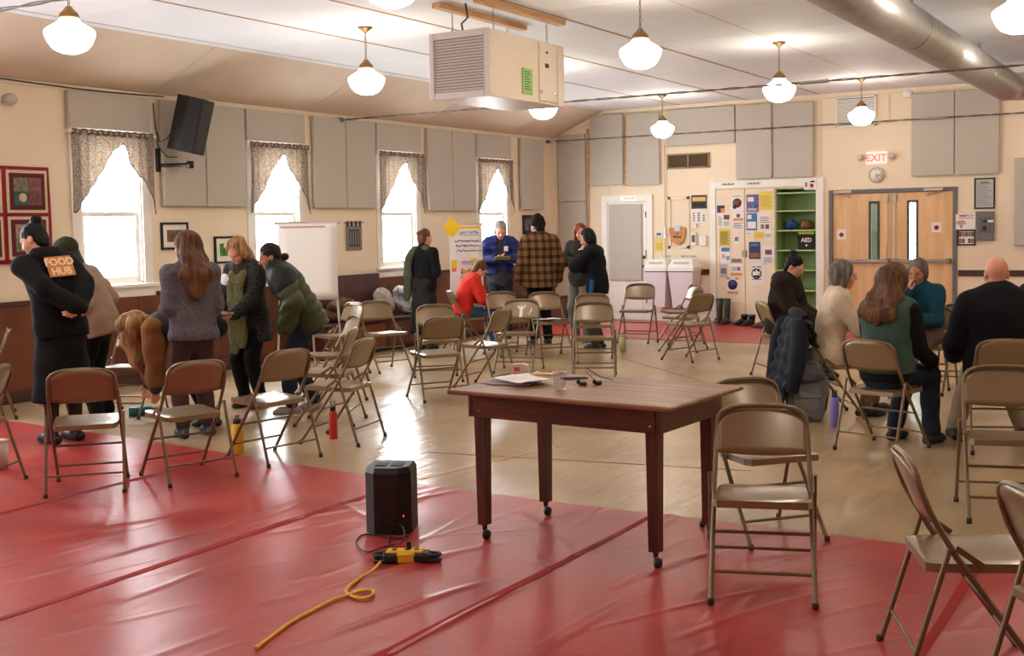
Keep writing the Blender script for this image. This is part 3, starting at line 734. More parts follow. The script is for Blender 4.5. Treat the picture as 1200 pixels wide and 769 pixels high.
MB().prism([(-.13, 0), (.13, 0), (.15, .24), (-.15, .24)], -.09, .09, 'y').build('bag_body', mat('black tote cloth', srgb(24, 24, 26), .8), t, fix=True)
MB().bb((-.135, -.095, .23), (.135, .095, .30), .02).build('lid', mat('lime plastic', srgb(176, 200, 40), .5), t)
text('lettering', 'AED', .09, M_white, t, frame_mat((0, -.092, .15), (1, 0, 0), (0, 0, 1)), bold=.002)
MB().lathe([(0, 0), (.018, 0), (.018, .003), (0, .003)], (0, -.094, .07), 10, 'y').build('heart_mark', M_white, t)

# ---- posters
def bposter(px, lab, base, prints, off=.024, name='poster', cat='poster', words=()):
    x0, z1 = BW(px[0], px[1], off); x1, z0 = BW(px[2], px[3], off)
    t = thing(name, lab, cat, ((x0 + x1) / 2, BY - off, z0)); w_, h_ = x1 - x0, z1 - z0
    MB().bb((-w_ / 2, -.002, 0), (w_ / 2, -.0002, h_)).build('sheet', base, t)
    for i, p in enumerate(prints):
        if p[0] == 'o':
            _, u, v, r, m_ = p
            MB().lathe([(0, 0), (r * w_, 0), (r * w_, .0012), (0, .0012)], ((u - .5) * w_, -.0033 - .0004 * i, v * h_), 18, 'y').build('emblem', m_, t)
        else:
            u0, v0, u1, v1, m_ = p
            MB().bb(((u0 - .5) * w_, -.0028 - .0004 * i, v0 * h_), ((u1 - .5) * w_, -.0015, v1 * h_)).build('print_block', m_, t)
    for (s, u, v, sz, m_) in words:
        text('lettering', s, sz, m_, t, frame_mat(((u - .5) * w_, -.006, v * h_), (1, 0, 0), (0, 0, 1)), .0004)
    return t
Z1 = lambda a, b, c, d: (820 + a / 3.845, 190 + b / 3.845, 820 + c / 3.845, 190 + d / 3.845)
col = lambda n, *c: mat('print ' + n, srgb(*c), .6)
navy, orange, yellow, purple, blue, grey, brown, red_, teal = (col('navy', 40, 44, 90), col('orange', 214, 140, 70), col('yellow', 222, 200, 90), col('purple', 104, 88, 140),
    col('blue', 60, 116, 170), col('grey', 120, 116, 116), col('brown', 110, 70, 54), col('red', 170, 40, 50), col('teal', 110, 170, 180))
lines = lambda v0, v1, n, m_=grey: [(.1, v0 + (v1 - v0) * i / n, .9 - .12 * (i % 2), v0 + (v1 - v0) * (i + .45) / n, m_) for i in range(n)]
bposter(Z1(78, 196, 112, 228), 'small navy and gold cut-out badge on the closet door', navy, [(.5, .0, 1, .6, orange)])
bposter(Z1(140, 146, 197, 223), 'white poster with a brown round picture on the closet door', M_paper, [('o', .5, .5, .36, brown), ('o', .3, .28, .16, navy)] + lines(.86, .96, 2))
bposter(Z1(83, 230, 103, 296), 'narrow white flyer on the closet door edge', M_paper, lines(.15, .8, 6))
bposter(Z1(105, 232, 138, 292), 'white flyer with a dark picture strip on the closet door', M_paper, [(.1, .55, .9, .9, brown)] + lines(.1, .45, 4))
bposter(Z1(147, 228, 200, 306), 'white flyer with an orange band and purple badge on the closet door', M_paper, [(.08, .52, .92, .68, orange), ('o', .5, .82, .16, purple)] + lines(.1, .45, 5))
bposter(Z1(87, 301, 138, 380), 'yellow printed notice on the closet door', yellow, lines(.12, .88, 9, M_ink))
bposter(Z1(155, 312, 177, 375), 'slim white card holder on the closet door', M_paper, [(.15, .3, .85, .6, grey)])
bposter(Z1(93, 382, 140, 457), 'white flyer with pink and teal blocks on the closet door', M_paper, [(.1, .72, .9, .95, blue), (.15, .3, .45, .55, col('pink', 220, 130, 150)), (.55, .2, .9, .45, teal)])
bposter(Z1(90, 460, 125, 521), 'grey flyer with a photo low on the closet door', col('palegrey', 190, 188, 190), [(.15, .3, .85, .7, grey)])
bposter(Z1(140, 434, 192, 512), 'white flyer with orange bands on the closet door', M_paper, [(.0, .0, 1, .16, orange), (.0, .72, 1, .8, orange), (.05, .8, .95, .98, grey), ('o', .7, .4, .13, purple)] + lines(.3, .55, 3))
bposter(Z1(121, 520, 176, 597), 'white poster with a round navy seal and orange corners on the closet door', M_paper, [(.05, .03, .95, .18, orange), (0, .88, .3, 1, orange), (.7, .88, 1, 1, orange), ('o', .5, .58, .4, navy), ('o', .5, .58, .3, col('seal', 60, 60, 130)), (.25, .55, .75, .61, orange)])
bposter(Z1(210, 147, 266, 225), 'purple poster on the second closet door', purple, [(.1, .6, .6, .85, M_paper), ('o', .62, .35, .22, blue)] + lines(.08, .25, 3, M_paper))
bposter(Z1(268, 135, 328, 215), 'pale yellow sheet on the second closet door', yellow, lines(.2, .85, 6, col('ochre', 190, 160, 60)))
bposter(Z1(210, 230, 258, 307), 'blue and white flyer on the second closet door', blue, [(.1, .1, .9, .5, M_paper), (.1, .65, .5, .9, M_paper)])
bposter(Z1(267, 236, 320, 310), 'cream flyer with a small photo on the second closet door', M_paper, [(.15, .12, .45, .4, grey), (.55, .12, .85, .4, brown)] + lines(.5, .9, 4))
bposter(Z1(245, 315, 291, 346), 'small yellow slip on the second closet door', yellow, lines(.3, .8, 2, orange))
bposter(Z1(209, 312, 233, 330), 'tiny white slip on the second closet door', M_paper, lines(.3, .7, 2))
bposter(Z1(293, 314, 328, 352), 'small pinkish card on the second closet door', M_paper, lines(.4, .8, 3))
bposter(Z1(222, 360, 274, 437), 'dark blue event poster on the second closet door', col('darkblue', 44, 54, 92), [(.1, .1, .9, .35, col('crowd', 140, 90, 70)), (.15, .75, .85, .9, blue)])
bposter(Z1(283, 376, 337, 460), 'pale flyer with a boxed photo on the second closet door', M_paper, [(.2, .5, .8, .78, grey), (.3, .55, .7, .73, brown)] + lines(.1, .4, 4))
bposter(Z1(230, 455, 298, 555), 'white poster with a round black and red emblem on the second closet door', M_paper, [('o', .38, .52, .34, M_ink), ('o', .38, .52, .27, M_paper), (.14, .5, .62, .58, red_), (.2, .62, .34, .7, M_ink), (.42, .62, .56, .7, M_ink), (.2, .36, .56, .44, M_ink), (.08, .25, .7, .28, M_ink)]+ [(.1 + .075 * i, .8, .15 + .075 * i, .85, M_ink) for i in range(8) if i != 3])
bposter(Z1(470, 78, 527, 124), 'small white card with a red heart above the green shelves', M_paper, [('o', .62, .4, .16, red_), (.1, .3, .25, .7, red_), (.5, .7, .85, .85, M_ink)], off=.036)
Z2 = lambda a, b, c, d: (680 + a / 4.045, 200 + b / 4.045, 680 + c / 4.045, 200 + d / 4.045)
bposter(Z2(526, 117, 601, 180), 'calendar photo of a dark sunset landscape beside the closet', col('calendark', 52, 54, 60), [(.08, .55, .92, .85, col('sunset', 214, 180, 100)), (.08, .15, .92, .45, M_ink)], off=.003, name='wall_calendar', cat='calendar')
bposter(Z2(526, 181, 601, 245), 'calendar month page beneath the sunset photo', M_paper, [(.1, .1 + .17 * j, .22 + .0 * j, .2 + .17 * j, grey) for j in range(4)] + [(.42, .1 + .17 * j, .54, .2 + .17 * j, brown) for j in range(4)] + [(.74, .1 + .17 * j, .86, .2 + .17 * j, grey) for j in range(3)], off=.003, name='calendar_page', cat='calendar')
bposter(Z2(354, 322, 409, 384), 'yellow diamond printed notice beside the white door', yellow, lines(.2, .7, 6, col('ochre', 190, 160, 60)), off=.003)
for px, lab, s in (((376, 396, 436, 416), 'white TRASH sign above the bins', 'TRASH'), ((480, 398, 552, 416), 'white RECYCLING sign above the bins', 'RECYCLING')):
    bposter(Z2(*px), lab, M_paper, [], off=.003, name='bin_sign', cat='sign', words=[(s, .5, .5, .062 if s == 'TRASH' else .05, M_ink)])
# raised frame panel with wooden badge
x0, z1 = BW(*Z2(416, 125, 520, 370)[:2]); x1, z0 = BW(*Z2(416, 125, 520, 370)[2:])
f = MB(); 
f.bb((x0, BY - .016, z0), (x0 + .05, BY, z1), .003).bb((x1 - .05, BY - .016, z0), (x1, BY, z1), .003).bb((x0, BY - .016, z0), (x1, BY, z0 + .05), .003).bb((x0, BY - .016, z1 - .05), (x1, BY, z1), .003)
f.build('moulded_panel', M_cream, wall_back)
x, z = BW(*Z2(464, 305, 0, 0)[:2])
t = thing('wooden_badge', 'shield shaped tan wooden badge on the door wall', 'badge', (x, BY - .018, z))
MB().prism([(-.15, .1), (-.12, .13), (-.06, .11), (0, .14), (.06, .11), (.12, .13), (.15, .1), (.14, 0), (.11, -.1), (.03, -.155), (-.03, -.155), (-.11, -.1), (-.14, 0)], -.02, 0, 'y').build('plaque', mat('tan wood plaque', srgb(190, 130, 66), .5, noise=.1), t, fix=True)
MB().bb((-.05, -.024, .06), (.05, -.02, .15)).build('card', mat('pale blue card', srgb(200, 210, 222), .6), t)
for (a, b, c, d) in ((-.03, .015, .03, .025), (-.01, -.005, .01, .005), (-.07, -.045, -.045, -.012), (-.035, -.05, -.01, -.018), (0, -.05, .025, -.02), (.035, -.048, .07, -.025)): MB().bb((a, -.0225, b), (c, -.0205, d)).build('burnt_mark', M_ink, t)
for (px, lab, nm, base, sc) in (((360, 290, 393, 313), 'small thermostat with a blue screen beside the white door', 'thermostat', M_white, 'blue'), ((400, 265, 410, 320), 'slim white switch plate beside the white door', 'switch_plate', M_white, None),
        ((527, 293, 552, 355), 'white leaflet dispenser below the calendar', 'leaflet_holder', M_white, 'grey'), ((569, 310, 600, 357), 'white key box below the calendar', 'key_box', M_white, None), ((530, 252, 554, 272), 'small white wall switch below the calendar', 'wall_switch', M_white, None)):
    a0, a1 = BW(*Z2(*px)[:2]); b0, b1 = BW(*Z2(*px)[2:]); t = thing(nm, lab, 'wall fitting', ((a0 + b0) / 2, BY, b1)); w_, h_ = b0 - a0, a1 - b1
    MB().bb((-w_ / 2, -.035, 0), (w_ / 2, 0, h_), .006).build('case', base, t)
    if sc: MB().bb((-w_ * .33, -.038, h_ * .25), (w_ * .33, -.034, h_ * .8)).build('screen', blue if sc == 'blue' else col('leaflet', 90, 96, 110), t)
    else: MB().bb((-w_ * .15, -.042, h_ * .35), (w_ * .15, -.034, h_ * .65), .002).build('button', M_white, t)

# ---- bins on the wall ledge
t0 = None
for px, lab in (((320, 434), 'white lidded TRASH bin mounted beside the white door'), ((430, 562), 'white lidded RECYCLING bin mounted beside the trash bin')):
    xa, _ = BW(*Z2(px[0], 480, 0, 0)[:2], .2); xb, _ = BW(*Z2(px[1], 480, 0, 0)[:2], .2); c = (xa + xb) / 2; hw = (xb - xa) / 2 * .93
    t = thing('swing_bin', lab, 'bin', (c, BY - .2, .26), 0, 'wall bins')
    M_bin = mat('lavender white plastic', srgb(222, 212, 216), .4)
    P4 = lambda a, b, z: [(-a, -b, z), (a, -b, z), (a, b, z), (-a, b, z)]
    q = P4(hw * .70, .14, 0) + P4(hw * .96, .19, .60)
    MB().add(q, [(3, 2, 1, 0), (4, 5, 6, 7), (0, 1, 5, 4), (1, 2, 6, 5), (2, 3, 7, 6), (3, 0, 4, 7)]).build('bin_body', M_bin, t)
    q = P4(hw, .198, .60) + P4(hw, .198, .66) + P4(hw * .75, .12, .79)
    ld = MB().add(q, [(3, 2, 1, 0), (0, 1, 5, 4), (1, 2, 6, 5), (2, 3, 7, 6), (3, 0, 4, 7), (4, 5, 9, 8), (5, 6, 10, 9), (6, 7, 11, 10), (7, 4, 8, 11), (8, 9, 10, 11)]).build('lid', M_white, t)
    MB().bb((-hw * .6, -.165, .69), (hw * .6, -.15, .75), .004).build('flap', mat('lid shade grey', srgb(196, 190, 188), .5), ld)
    MB().bb((-hw * .95, -.194, .585), (hw * .95, -.14, .603)).build('rim', mat('dark rim', srgb(70, 60, 62), .6), t)
    MB().bb((-hw * .5, .14, .45), (hw * .5, .2, .52)).build('wall_bracket', M_steel, t)

# ---- vents, louvre, exit sign, clock, alarms
x0, z1 = BW(782, 181); x1, z0 = BW(832, 196.5)
t = thing('brown_vent', 'brown two-section wall vent below the long acoustic panel', 'vent', ((x0 + x1) / 2, BY, z0)); w_, h_ = x1 - x0, z1 - z0
M_vb = mat('brown vent metal', srgb(96, 74, 48), .5)
MB().bb((-w_ / 2, -.012, 0), (w_ / 2, 0, h_), .003).build('back_plate', mat('vent dark', srgb(52, 38, 26), .7), t)
f = MB(); f.bb((-w_ / 2, -.025, 0), (w_ / 2, -.012, .025)).bb((-w_ / 2, -.025, h_ - .025), (w_ / 2, -.012, h_)).bb((-w_ / 2, -.025, 0), (-w_ / 2 + .025, -.012, h_)).bb((w_ / 2 - .025, -.025, 0), (w_ / 2, -.012, h_)).bb((-.012, -.025, 0), (.012, -.012, h_))
f.build('frame', mat('vent frame', srgb(150, 128, 90), .5), t)
sm = MB().box((0, 0, 0), (w_ - .05, .004, .016), 0, Euler((.5, 0, 0)).to_matrix()).mesh('vent_slat', M_vb)
for i in range(9): o = link_mesh('vent_slat', sm, t); o.location = (0, -.017, .035 + i * (h_ - .07) / 8)
x0, z1 = BW(980, 106); x1, z0 = BW(1027, 147)
t = thing('white_louvre', 'square white slatted louvre high on the door wall', 'louvre', ((x0 + x1) / 2, BY, z0)); w_, h_ = x1 - x0, min(z1, CEIL - .07) - z0
MB().bb((-w_ / 2 + .02, -.008, .02), (w_ / 2 - .02, 0, h_ - .02)).build('back_plate', mat('louvre dark', srgb(110, 96, 92), .8), t)
f = MB(); f.bb((-w_ / 2, -.03, 0), (w_ / 2, 0, .025)).bb((-w_ / 2, -.03, h_ - .025), (w_ / 2, 0, h_)).bb((-w_ / 2, -.03, 0), (-w_ / 2 + .025, 0, h_)).bb((w_ / 2 - .025, -.03, 0), (w_ / 2, 0, h_))
f.build('frame', M_white, t)
sm = MB().box((0, 0, 0), (w_ - .05, .006, .03), 0, Euler((.7, 0, 0)).to_matrix()).mesh('louvre_slat', M_white)
for i in range(12): o = link_mesh('louvre_slat', sm, t); o.location = (0, -.017, .05 + i * (h_ - .1) / 11)
x, z = BW(1028, 185.5)
t = thing('exit_sign', 'lit EXIT sign with red letters over the double door', 'exit sign', (x, BY, z))
MB().bb((-.16, -.06, -.10), (.16, 0, .10), .02).build('case', mat('exit case', srgb(236, 222, 214), .4, emit=(1, .75, .65), estr=.35), t)
text('lettering', 'EXIT', .15, mat('exit red letters', srgb(230, 60, 50), .5, emit=(1, .12, .08), estr=1.6), t, frame_mat((0, -.0615, 0), (1, 0, 0), (0, 0, 1)), bold=.004)
for s in (-1, 1):
    hd = MB().lathe([(0, 0), (.045, 0), (.05, .04), (.03, .09), (0, .1)][::-1], (s * .23, -.10, .02), 12, 'y').bb((s * .16, -.03, .0), (s * .23, -.01, .03)); hd.build('emergency_lamp', mat('pale lamp head', srgb(204, 186, 166), .4), t, fix=True)
x, z = BW(1027.5, 205)
t = thing('wall_clock', 'round cream wall clock below the EXIT sign', 'clock', (x, BY, z))
MB().lathe([(0, 0), (.118, 0), (.118, -.03), (.105, -.038), (.1, -.03), (0, -.03)], (0, 0, 0), 28, 'y').build('rim', mat('beige clock rim', srgb(190, 168, 146), .4), t, fix=True)
MB().lathe([(0, -.029), (.1, -.029), (.1, -.032), (0, -.032)], (0, 0, 0), 28, 'y').build('clock_face', M_paper, t, fix=True)
for a, L in ((math.radians(165), .05), (math.radians(95), .075)):
    MB().box((L / 2 * math.sin(a), -.035, L / 2 * math.cos(a)), (.008, .002, L), 0, Euler((0, a, 0)).to_matrix()).build('clock_hand', M_ink, t)
for i in range(12):
    a = i * PI / 6; MB().box((.085 * math.sin(a), -.034, .085 * math.cos(a)), (.006, .002, .016), 0, Euler((0, a, 0)).to_matrix()).build('hour_mark', M_ink, t)
x, z = BW(1064, 110)
t = thing('smoke_detector', 'round white smoke detector on the door wall', 'smoke detector', (x, BY, z))
MB().lathe([(0, 0), (.075, 0), (.07, -.03), (.04, -.045), (0, -.045)], (0, 0, 0), 20, 'y').build('case', M_white, t, fix=True); MB().lathe([(0, -.044), (.008, -.044), (.006, -.05), (0, -.05)], (.0, 0, .03), 8, 'y').build('test_button', red_, t, fix=True)
x, z = BW(1066, 184)
t = thing('light_switch', 'small pale light switch beside the EXIT sign', 'switch', (x, BY, z)); MB().bb((-.03, -.012, -.06), (.03, 0, .06), .003).build('plate', M_white, t); MB().bb((-.008, -.02, -.015), (.008, -.012, .015), .002).build('toggle', M_white, t)

# ---- double door
t = bpy.data.objects.new('door_2', None); C.objects.link(t); dcx = (DX0 + DX1) / 2; t.location = (dcx, BY, 0); struct(t); hw = (DX1 - DX0) / 2
M_frame = mat('grey steel frame', srgb(104, 102, 104), .45); M_birch = wood_mat('blond birch door', srgb(212, 168, 118), srgb(226, 186, 138), 1.6, (5, 5, .7), .35)
f = MB(); f.bb((-hw, -.025, 0), (-hw + .06, .13, DZ), .003).bb((hw - .06, -.025, 0), (hw, .13, DZ), .003).bb((-hw + .06, -.025, DZ - .06), (hw - .06, .13, DZ), .003).bb((-hw + .05, .05, 0), (-hw + .09, .12, DZ - .05)).bb((hw - .09, .05, 0), (hw - .05, .12, DZ - .05)).bb((-hw + .05, .05, DZ - .10), (hw - .05, .12, DZ - .05)).bb((-.02, .046, .01), (.02, .06, 2.04)).bb((-hw, 0.03, 0), (hw, .12, .012)).build('door_frame', M_frame, t)
SL = [BW(1018, 236)[0] - dcx, BW(1031, 236)[0] - dcx, BW(1063, 236)[0] - dcx, BW(1076, 236)[0] - dcx]
lw = hw - .063
for s, (s0, s1) in ((-1, SL[:2]), (1, SL[2:])):
    a, b = (-lw, -.002) if s < 0 else (.002, lw)
    z0, z1 = .985, 1.925
    lf = MB(); lf.bb((a, 0, .01), (s0, .045, 2.045)).bb((s1, 0, .01), (b, .045, 2.045)).bb((s0, 0, .01), (s1, .045, z0)).bb((s0, 0, z1), (s1, .045, 2.045))
    lf = lf.build('door_leaf', M_birch, t)
    fr_ = MB(); e = .036
    for p in ((s0, z0, s0 + e, z1), (s1 - e, z0, s1, z1), (s0 + e, z0, s1 - e, z0 + e), (s0 + e, z1 - e, s1 - e, z1)): fr_.bb((p[0], -.008, p[1]), (p[2], .05, p[3]), .002)
    vf = fr_.build('vision_frame', mat('dark vision frame', srgb(66, 58, 54), .5), lf)
    MB().bb((s0 + e, .018, z0 + e), (s1 - e, .026, z1 - e)).build('pane', glass_mat('door glass', (.8, .92, .9), .12), lf)
    m_ = (a + b) / 2
    pb = MB().bb((a + .04, -.07, .99), (b - .04, -.035, 1.04), .006).build('push_bar', M_steel, t)
    pc = MB(); 
    for q in (a + .05, b - .05): pc.bb((q - .03, -.075, .975), (q + .03, 0, 1.055), .006)
    pc.build('bar_housing', mat('steel housing', srgb(150, 146, 142), .35, 1.0), pb)
    x_ = -.06 if s < 0 else .06
    MB().tube([(x_, -.02, 1.05), (x_, -.02, 1.98)], .007, 8).bb((x_ - .02, -.04, 1.9), (x_ + .02, 0, 2.02), .003).build('latch_rod', M_steel, t)
    cxs = -.72 if s < 0 else .62
    cl = MB().bb((cxs - .14, -.07, 2.055), (cxs + .14, -.026, 2.10), .004).build('door_closer', mat('closer beige', srgb(186, 166, 142), .4, .3), t)
    MB().tube([(cxs + .1 * s, -.05, 2.05), (cxs - .05 * s, -.09, 2.02), (cxs - .1 * s, -.01, 1.99)], .008, 6).build('closer_arm', M_steel, cl)
    sx = -.755 if s < 0 else .655
    sg = MB().bb((sx - .07, -.003, 1.35 if s < 0 else 1.44), (sx + .07, 0, 1.50 if s < 0 else 1.59)).build('door_notice', M_paper, t)
    zz = 1.42 if s < 0 else 1.51
    MB().lathe([(.025, -.004), (.036, -.004), (.036, -.005), (.025, -.005)], (sx, 0, zz), 16, 'y').build('red_ring', red_, sg, fix=True)
    MB().bb((sx - .014, -.0055, zz - .014), (sx + .014, -.004, zz + .014)).build('dark_symbol', M_ink, sg)
# framed certificate, breaker box, wifi sign, framed photos
def bframe(a, b, lab, fcol, base, prints, name='framed_notice', cat='frame', fw_=.02):
    x0, z1 = BW(*a); x1, z0 = BW(*b); t = thing(name, lab, cat, ((x0 + x1) / 2, BY, z0)); w_, h_ = x1 - x0, z1 - z0
    f = MB()
    for s in (-1, 1): f.bb((s * (w_ / 2 - fw_), -.02, 0), (s * w_ / 2, 0, h_), .002)
    f.bb((-w_ / 2 + fw_, -.02, 0), (w_ / 2 - fw_, 0, fw_), .002).bb((-w_ / 2 + fw_, -.02, h_ - fw_), (w_ / 2 - fw_, 0, h_), .002); f.build('frame', fcol, t)
    MB().bb((-w_ / 2 + fw_, -.01, fw_), (w_ / 2 - fw_, -.002, h_ - fw_)).build('sheet', base, t)
    for i, (u0, v0, u1, v1, m_) in enumerate(prints): MB().bb(((u0 - .5) * w_, -.013, v0 * h_), ((u1 - .5) * w_, -.0095, v1 * h_)).build('print_block', m_, t)
    return t
t = bframe((1142, 209), (1166, 244.5), 'black framed grey certificate above the breaker box', M_ink, mat('grey certificate', srgb(176, 180, 176), .35), [(.15, .12 + .075 * i, .85 - .1 * (i % 3), .14 + .075 * i, grey) for i in range(10)] + [(.3, .84, .7, .87, M_ink)])
bframe((1122, 269.5), (1143.4, 287.5), 'black framed grid of small portraits below the wifi sign', M_ink, M_paper, [(.1 + .165 * i, .56, .24 + .165 * i, .86, grey if i % 2 else brown) for i in range(5)] + [(.1 + .165 * i, .14, .24 + .165 * i, .44, brown if i % 2 else grey) for i in (0, 1, 3, 4)])
x0, z1 = BW(1120.5, 251); x1, z0 = BW(1143.5, 269)
t = thing('wifi_sign', 'white wifi sign with red signal arcs beside the double door', 'sign', ((x0 + x1) / 2, BY - .03, z0)); w_, h_ = x1 - x0, z1 - z0
MB().bb((-w_ / 2, -.004, 0), (w_ / 2, 0, h_), .001).build('sheet', M_paper, t)
text('lettering', 'WI-FI!', .045, M_ink, t, frame_mat((.06, -.005, h_ * .88), (1, 0, 0), (0, 0, 1)), .0004)
for i in range(4): MB().bb((-.085 + i * .024, -.0055, h_ * .82), (-.069 + i * .024, -.004, h_ * .94)).build('print_mark', M_ink, t)
for i in range(10): MB().bb((-.1 + i * .022, -.0055, h_ * .70), (-.086 + i * .022, -.004, h_ * .76)).build('print_mark', red_, t)
for r in (.03, .06, .09):
    pts = [(-w_ * .22 + r * math.sin(a), -.006, h_ * .16 + r * math.cos(a)) for a in [math.radians(-48 + 96 * i / 10) for i in range(11)]]
    MB().tube(pts, .007, 6).build('signal_arc', red_, t)
MB().lathe([(0, 0), (.012, 0), (.012, .002), (0, .002)], (-w_ * .22, -.007, h_ * .16), 12, 'y').build('signal_dot', red_, t)
x0, z1 = BW(1144, 248); x1, z0 = BW(1165, 282)
t = thing('breaker_box', 'grey steel breaker box below the framed certificate', 'breaker box', ((x0 + x1) / 2, BY, z0)); w_, h_ = x1 - x0, z1 - z0
MB().bb((-w_ / 2, -.05, 0), (w_ / 2, 0, h_), .006).build('case', mat('grey box paint', srgb(110, 108, 106), .5), t)
dr = MB().bb((-w_ * .3, -.056, h_ * .28), (w_ * .35, -.048, h_ * .8), .003).build('door', mat('grey box door', srgb(96, 94, 94), .5), t)
MB().bb((-w_ * .12, -.07, h_ * .36), (w_ * .1, -.055, h_ * .5), .003).build('handle', M_black, dr); MB().bb((-w_ * .1, -.06, h_ * .62), (w_ * .12, -.055, h_ * .7)).build('name_label', M_black, dr)
MB().bb((w_ * .18, -.058, h_ * .63), (w_ * .5, -.05, h_ * .7)).build('white_sticker', M_paper, t)
# ================================================================== FURNITURE AND SMALL THINGS
M_tan = mat('tan enamelled steel', srgb(136, 113, 82), .28, .2, noise=.06, nscale=6, coat=.4)
M_tanleg = mat('tan steel tube', srgb(122, 101, 76), .3, .35)
M_rub = mat('brown rubber', srgb(52, 40, 32), .8)
# ---- folding chair, faces local +Y, 0.80 m tall
def make_chair():
    t = thing('folding_chair', '', 'chair')
    HW = .215
    def side(s): return [(s * HW * 1.02, .235, .012), (s * HW, .03, .30), (s * HW * .985, -.09, .47), (s * HW * .97, -.15, .575)]
    U = side(-1)
    U += [(-HW * .965, -.185, .64), (-HW * .94, -.208, .70)]
    for i in range(11):
        a = PI - PI * i / 10
        U.append((HW * .94 * math.copysign(abs(math.cos(a)) ** .62, math.cos(a)), -.213 - .022 * math.sin(a), .715 + .085 * math.sin(a) ** .75))
    U += [(HW * .94, -.208, .70), (HW * .965, -.185, .64)] + side(1)[::-1]
    MB().tube(U, .0115, 8).build('back_frame', M_tanleg, t)
    # curved back plate between the arch of the frame
    top = [p for p in U if p[2] > .575]
    def bk(u, v):
        x = (u * 2 - 1)
        hw = HW * .955
        zt = .715 + .085 * (max(0.0, 1 - abs(x) ** 3.0)) ** .8 if abs(x) < 1 else .715
        zb = .59 + .012 * math.cos(x * PI / 2) * -1
        z = zb + (zt - zb) * v
        y = -.15 - (z - .575) * .42 - .020 * (1 - x * x)
        return (x * hw, y, z)
    MB().grid(bk, 16, 6, True, (0, .006, .002)).build('backrest', M_tan, t, fix=True)
    # dished seat with rolled edge
    def seat(u, v):
        y = -.185 + v * .385; hw = .190 + .022 * v; x = (u * 2 - 1)
        e = max(abs(x) ** 6, abs(v * 2 - 1) ** 6)
        r = 1 - .10 * max(0, abs(v * 2 - 1) - .75) / .25 * abs(x) ** 4
        z = .455 - .016 * (1 - x * x) * (1 - (v * 2 - 1) ** 2) + .012 * (v - .5) - .010 * e
        return (x * hw * r, y, z)
    sb = MB().grid(seat, 14, 14, True)
    rim = [seat(i / 14, 0) for i in range(15)] + [seat(1, j / 14) for j in range(1, 15)] + [seat(i / 14, 1) for i in range(13, -1, -1)] + [seat(0, j / 14) for j in range(13, 0, -1)]
    n = len(rim); lo = [(p[0] * 1.005, p[1], p[2] - .032) for p in rim]
    sb.add(rim + lo, [(i, n + i, n + (i + 1) % n, (i + 1) % n) for i in range(n)], False)
    sb.add([(p[0], p[1], p[2] - .020) for p in [seat(i / 14, j / 14) for i in range(15) for j in range(15)]], [(i * 15 + j, i * 15 + j + 1, (i + 1) * 15 + j + 1, (i + 1) * 15 + j) for i in range(14) for j in range(14)], True)
    sb.build('seat', M_tan, t, fix=True)
    for s in (-1, 1):
        MB().tube([(s * (HW + .018), -.118, .505), (s * (HW + .018), -.13, .46), (s * (HW + .02), -.265, .012)], .0105, 8).build('leg', M_tanleg, t)
        MB().box((s * (HW + .009), -.05, .475), (.006, .11, .022), .002, Euler((math.radians(-35), 0, 0)).to_matrix()).build('hinge_bracket', M_tanleg, t)
        MB().lathe([(0, 0), (.015, 0), (.014, .03), (0, .03)], (s * HW * 1.02, .237, 0), 10).build('rubber_foot', M_rub, t)
        MB().lathe([(0, 0), (.015, 0), (.014, .03), (0, .03)], (s * (HW + .02), -.268, 0), 10).build('rubber_foot', M_rub, t)
    MB().tube([(-HW - .018, -.225, .13), (HW + .018, -.225, .13)], .008, 7).build('crossbar', M_tanleg, t)
    MB().tube([(-HW, .15, .125), (HW, .15, .125)], .008, 7).build('crossbar', M_tanleg, t)
    MB().tube([(-HW, .045, .275), (HW, .045, .275)], .008, 7).build('crossbar', M_tanleg, t)
    return t
chair0 = make_chair(); _used = [False]
CH = {}
def chair(key, px, a, lab, sc=1.0, pos=None, z=0.0):
    o = copy_tree(chair0) if _used[0] else chair0; _used[0] = True
    p = G(*px, .45) if pos is None else Vector((pos[0], pos[1], 0))
    o.location = (p.x, p.y, z); o.rotation_euler = (0, 0, heading(p.x, p.y, a)); o.scale = (sc, sc, sc)
    o['label'] = lab; o['group'] = 'tan metal folding chairs'
    CH[key] = o; return o
chair('c1', (-40, 492), -60, 'tan folding chair at the edge of the red sheet beside a white cup')
chair('c2', (102, 491), 6, 'tan folding chair standing before the woman with clasped hands')
chair('c3', (216, 481), -24, 'tan folding chair standing before the woman in the grey sweater')
chair('c4', (316, 465), -38, 'tan folding chair beside the yellow bottle')
chair('c5', (398, 449), -62, 'tan folding chair with the red bottle beneath it')
chair('c6a', (384, 434), -75, 'tan folding chair between the olive jacket and the red bottle chair, front of three')
chair('c6b', (389, 414), -105, 'tan folding chair between the olive jacket and the red bottle chair, middle of three')
chair('c6c', (396, 392), -120, 'tan folding chair in front of the blank flip chart')
chair('c7', (451, 389), 150, 'empty tan folding chair in front of the brown coat on the bench')
chair('c8', (511, 412), -22, 'tan folding chair standing alone with its back to the table')
chair('c9', (514, 397), 172, 'tan folding chair facing the table behind the lone chair')
chair('c10', (547, 371), 75, 'tan folding chair with the person in red sitting on it')
chair('c11', (567, 402), -60, 'tan folding chair turned sideways beside the chair with white tape')
chair('c12', (606, 389), -165, 'tan folding chair with white tape shapes on its back')
chair('c13', (596, 375), 155, 'tan folding chair below the woman in the blue jacket')
chair('c14', (645, 376), 160, 'tan folding chair with white papers on its seat')
chair('c15', (696, 394), 180, 'tan folding chair facing the table beside the green cup')
chair('c16', (696, 380), 176, 'tan folding chair directly behind the one beside the green cup')
chair('c18', (746, 363), 195, 'tan folding chair on the red strip before the white door')
chair('c19', (796, 364), -110, 'tan folding chair before the wall bins, last of three')
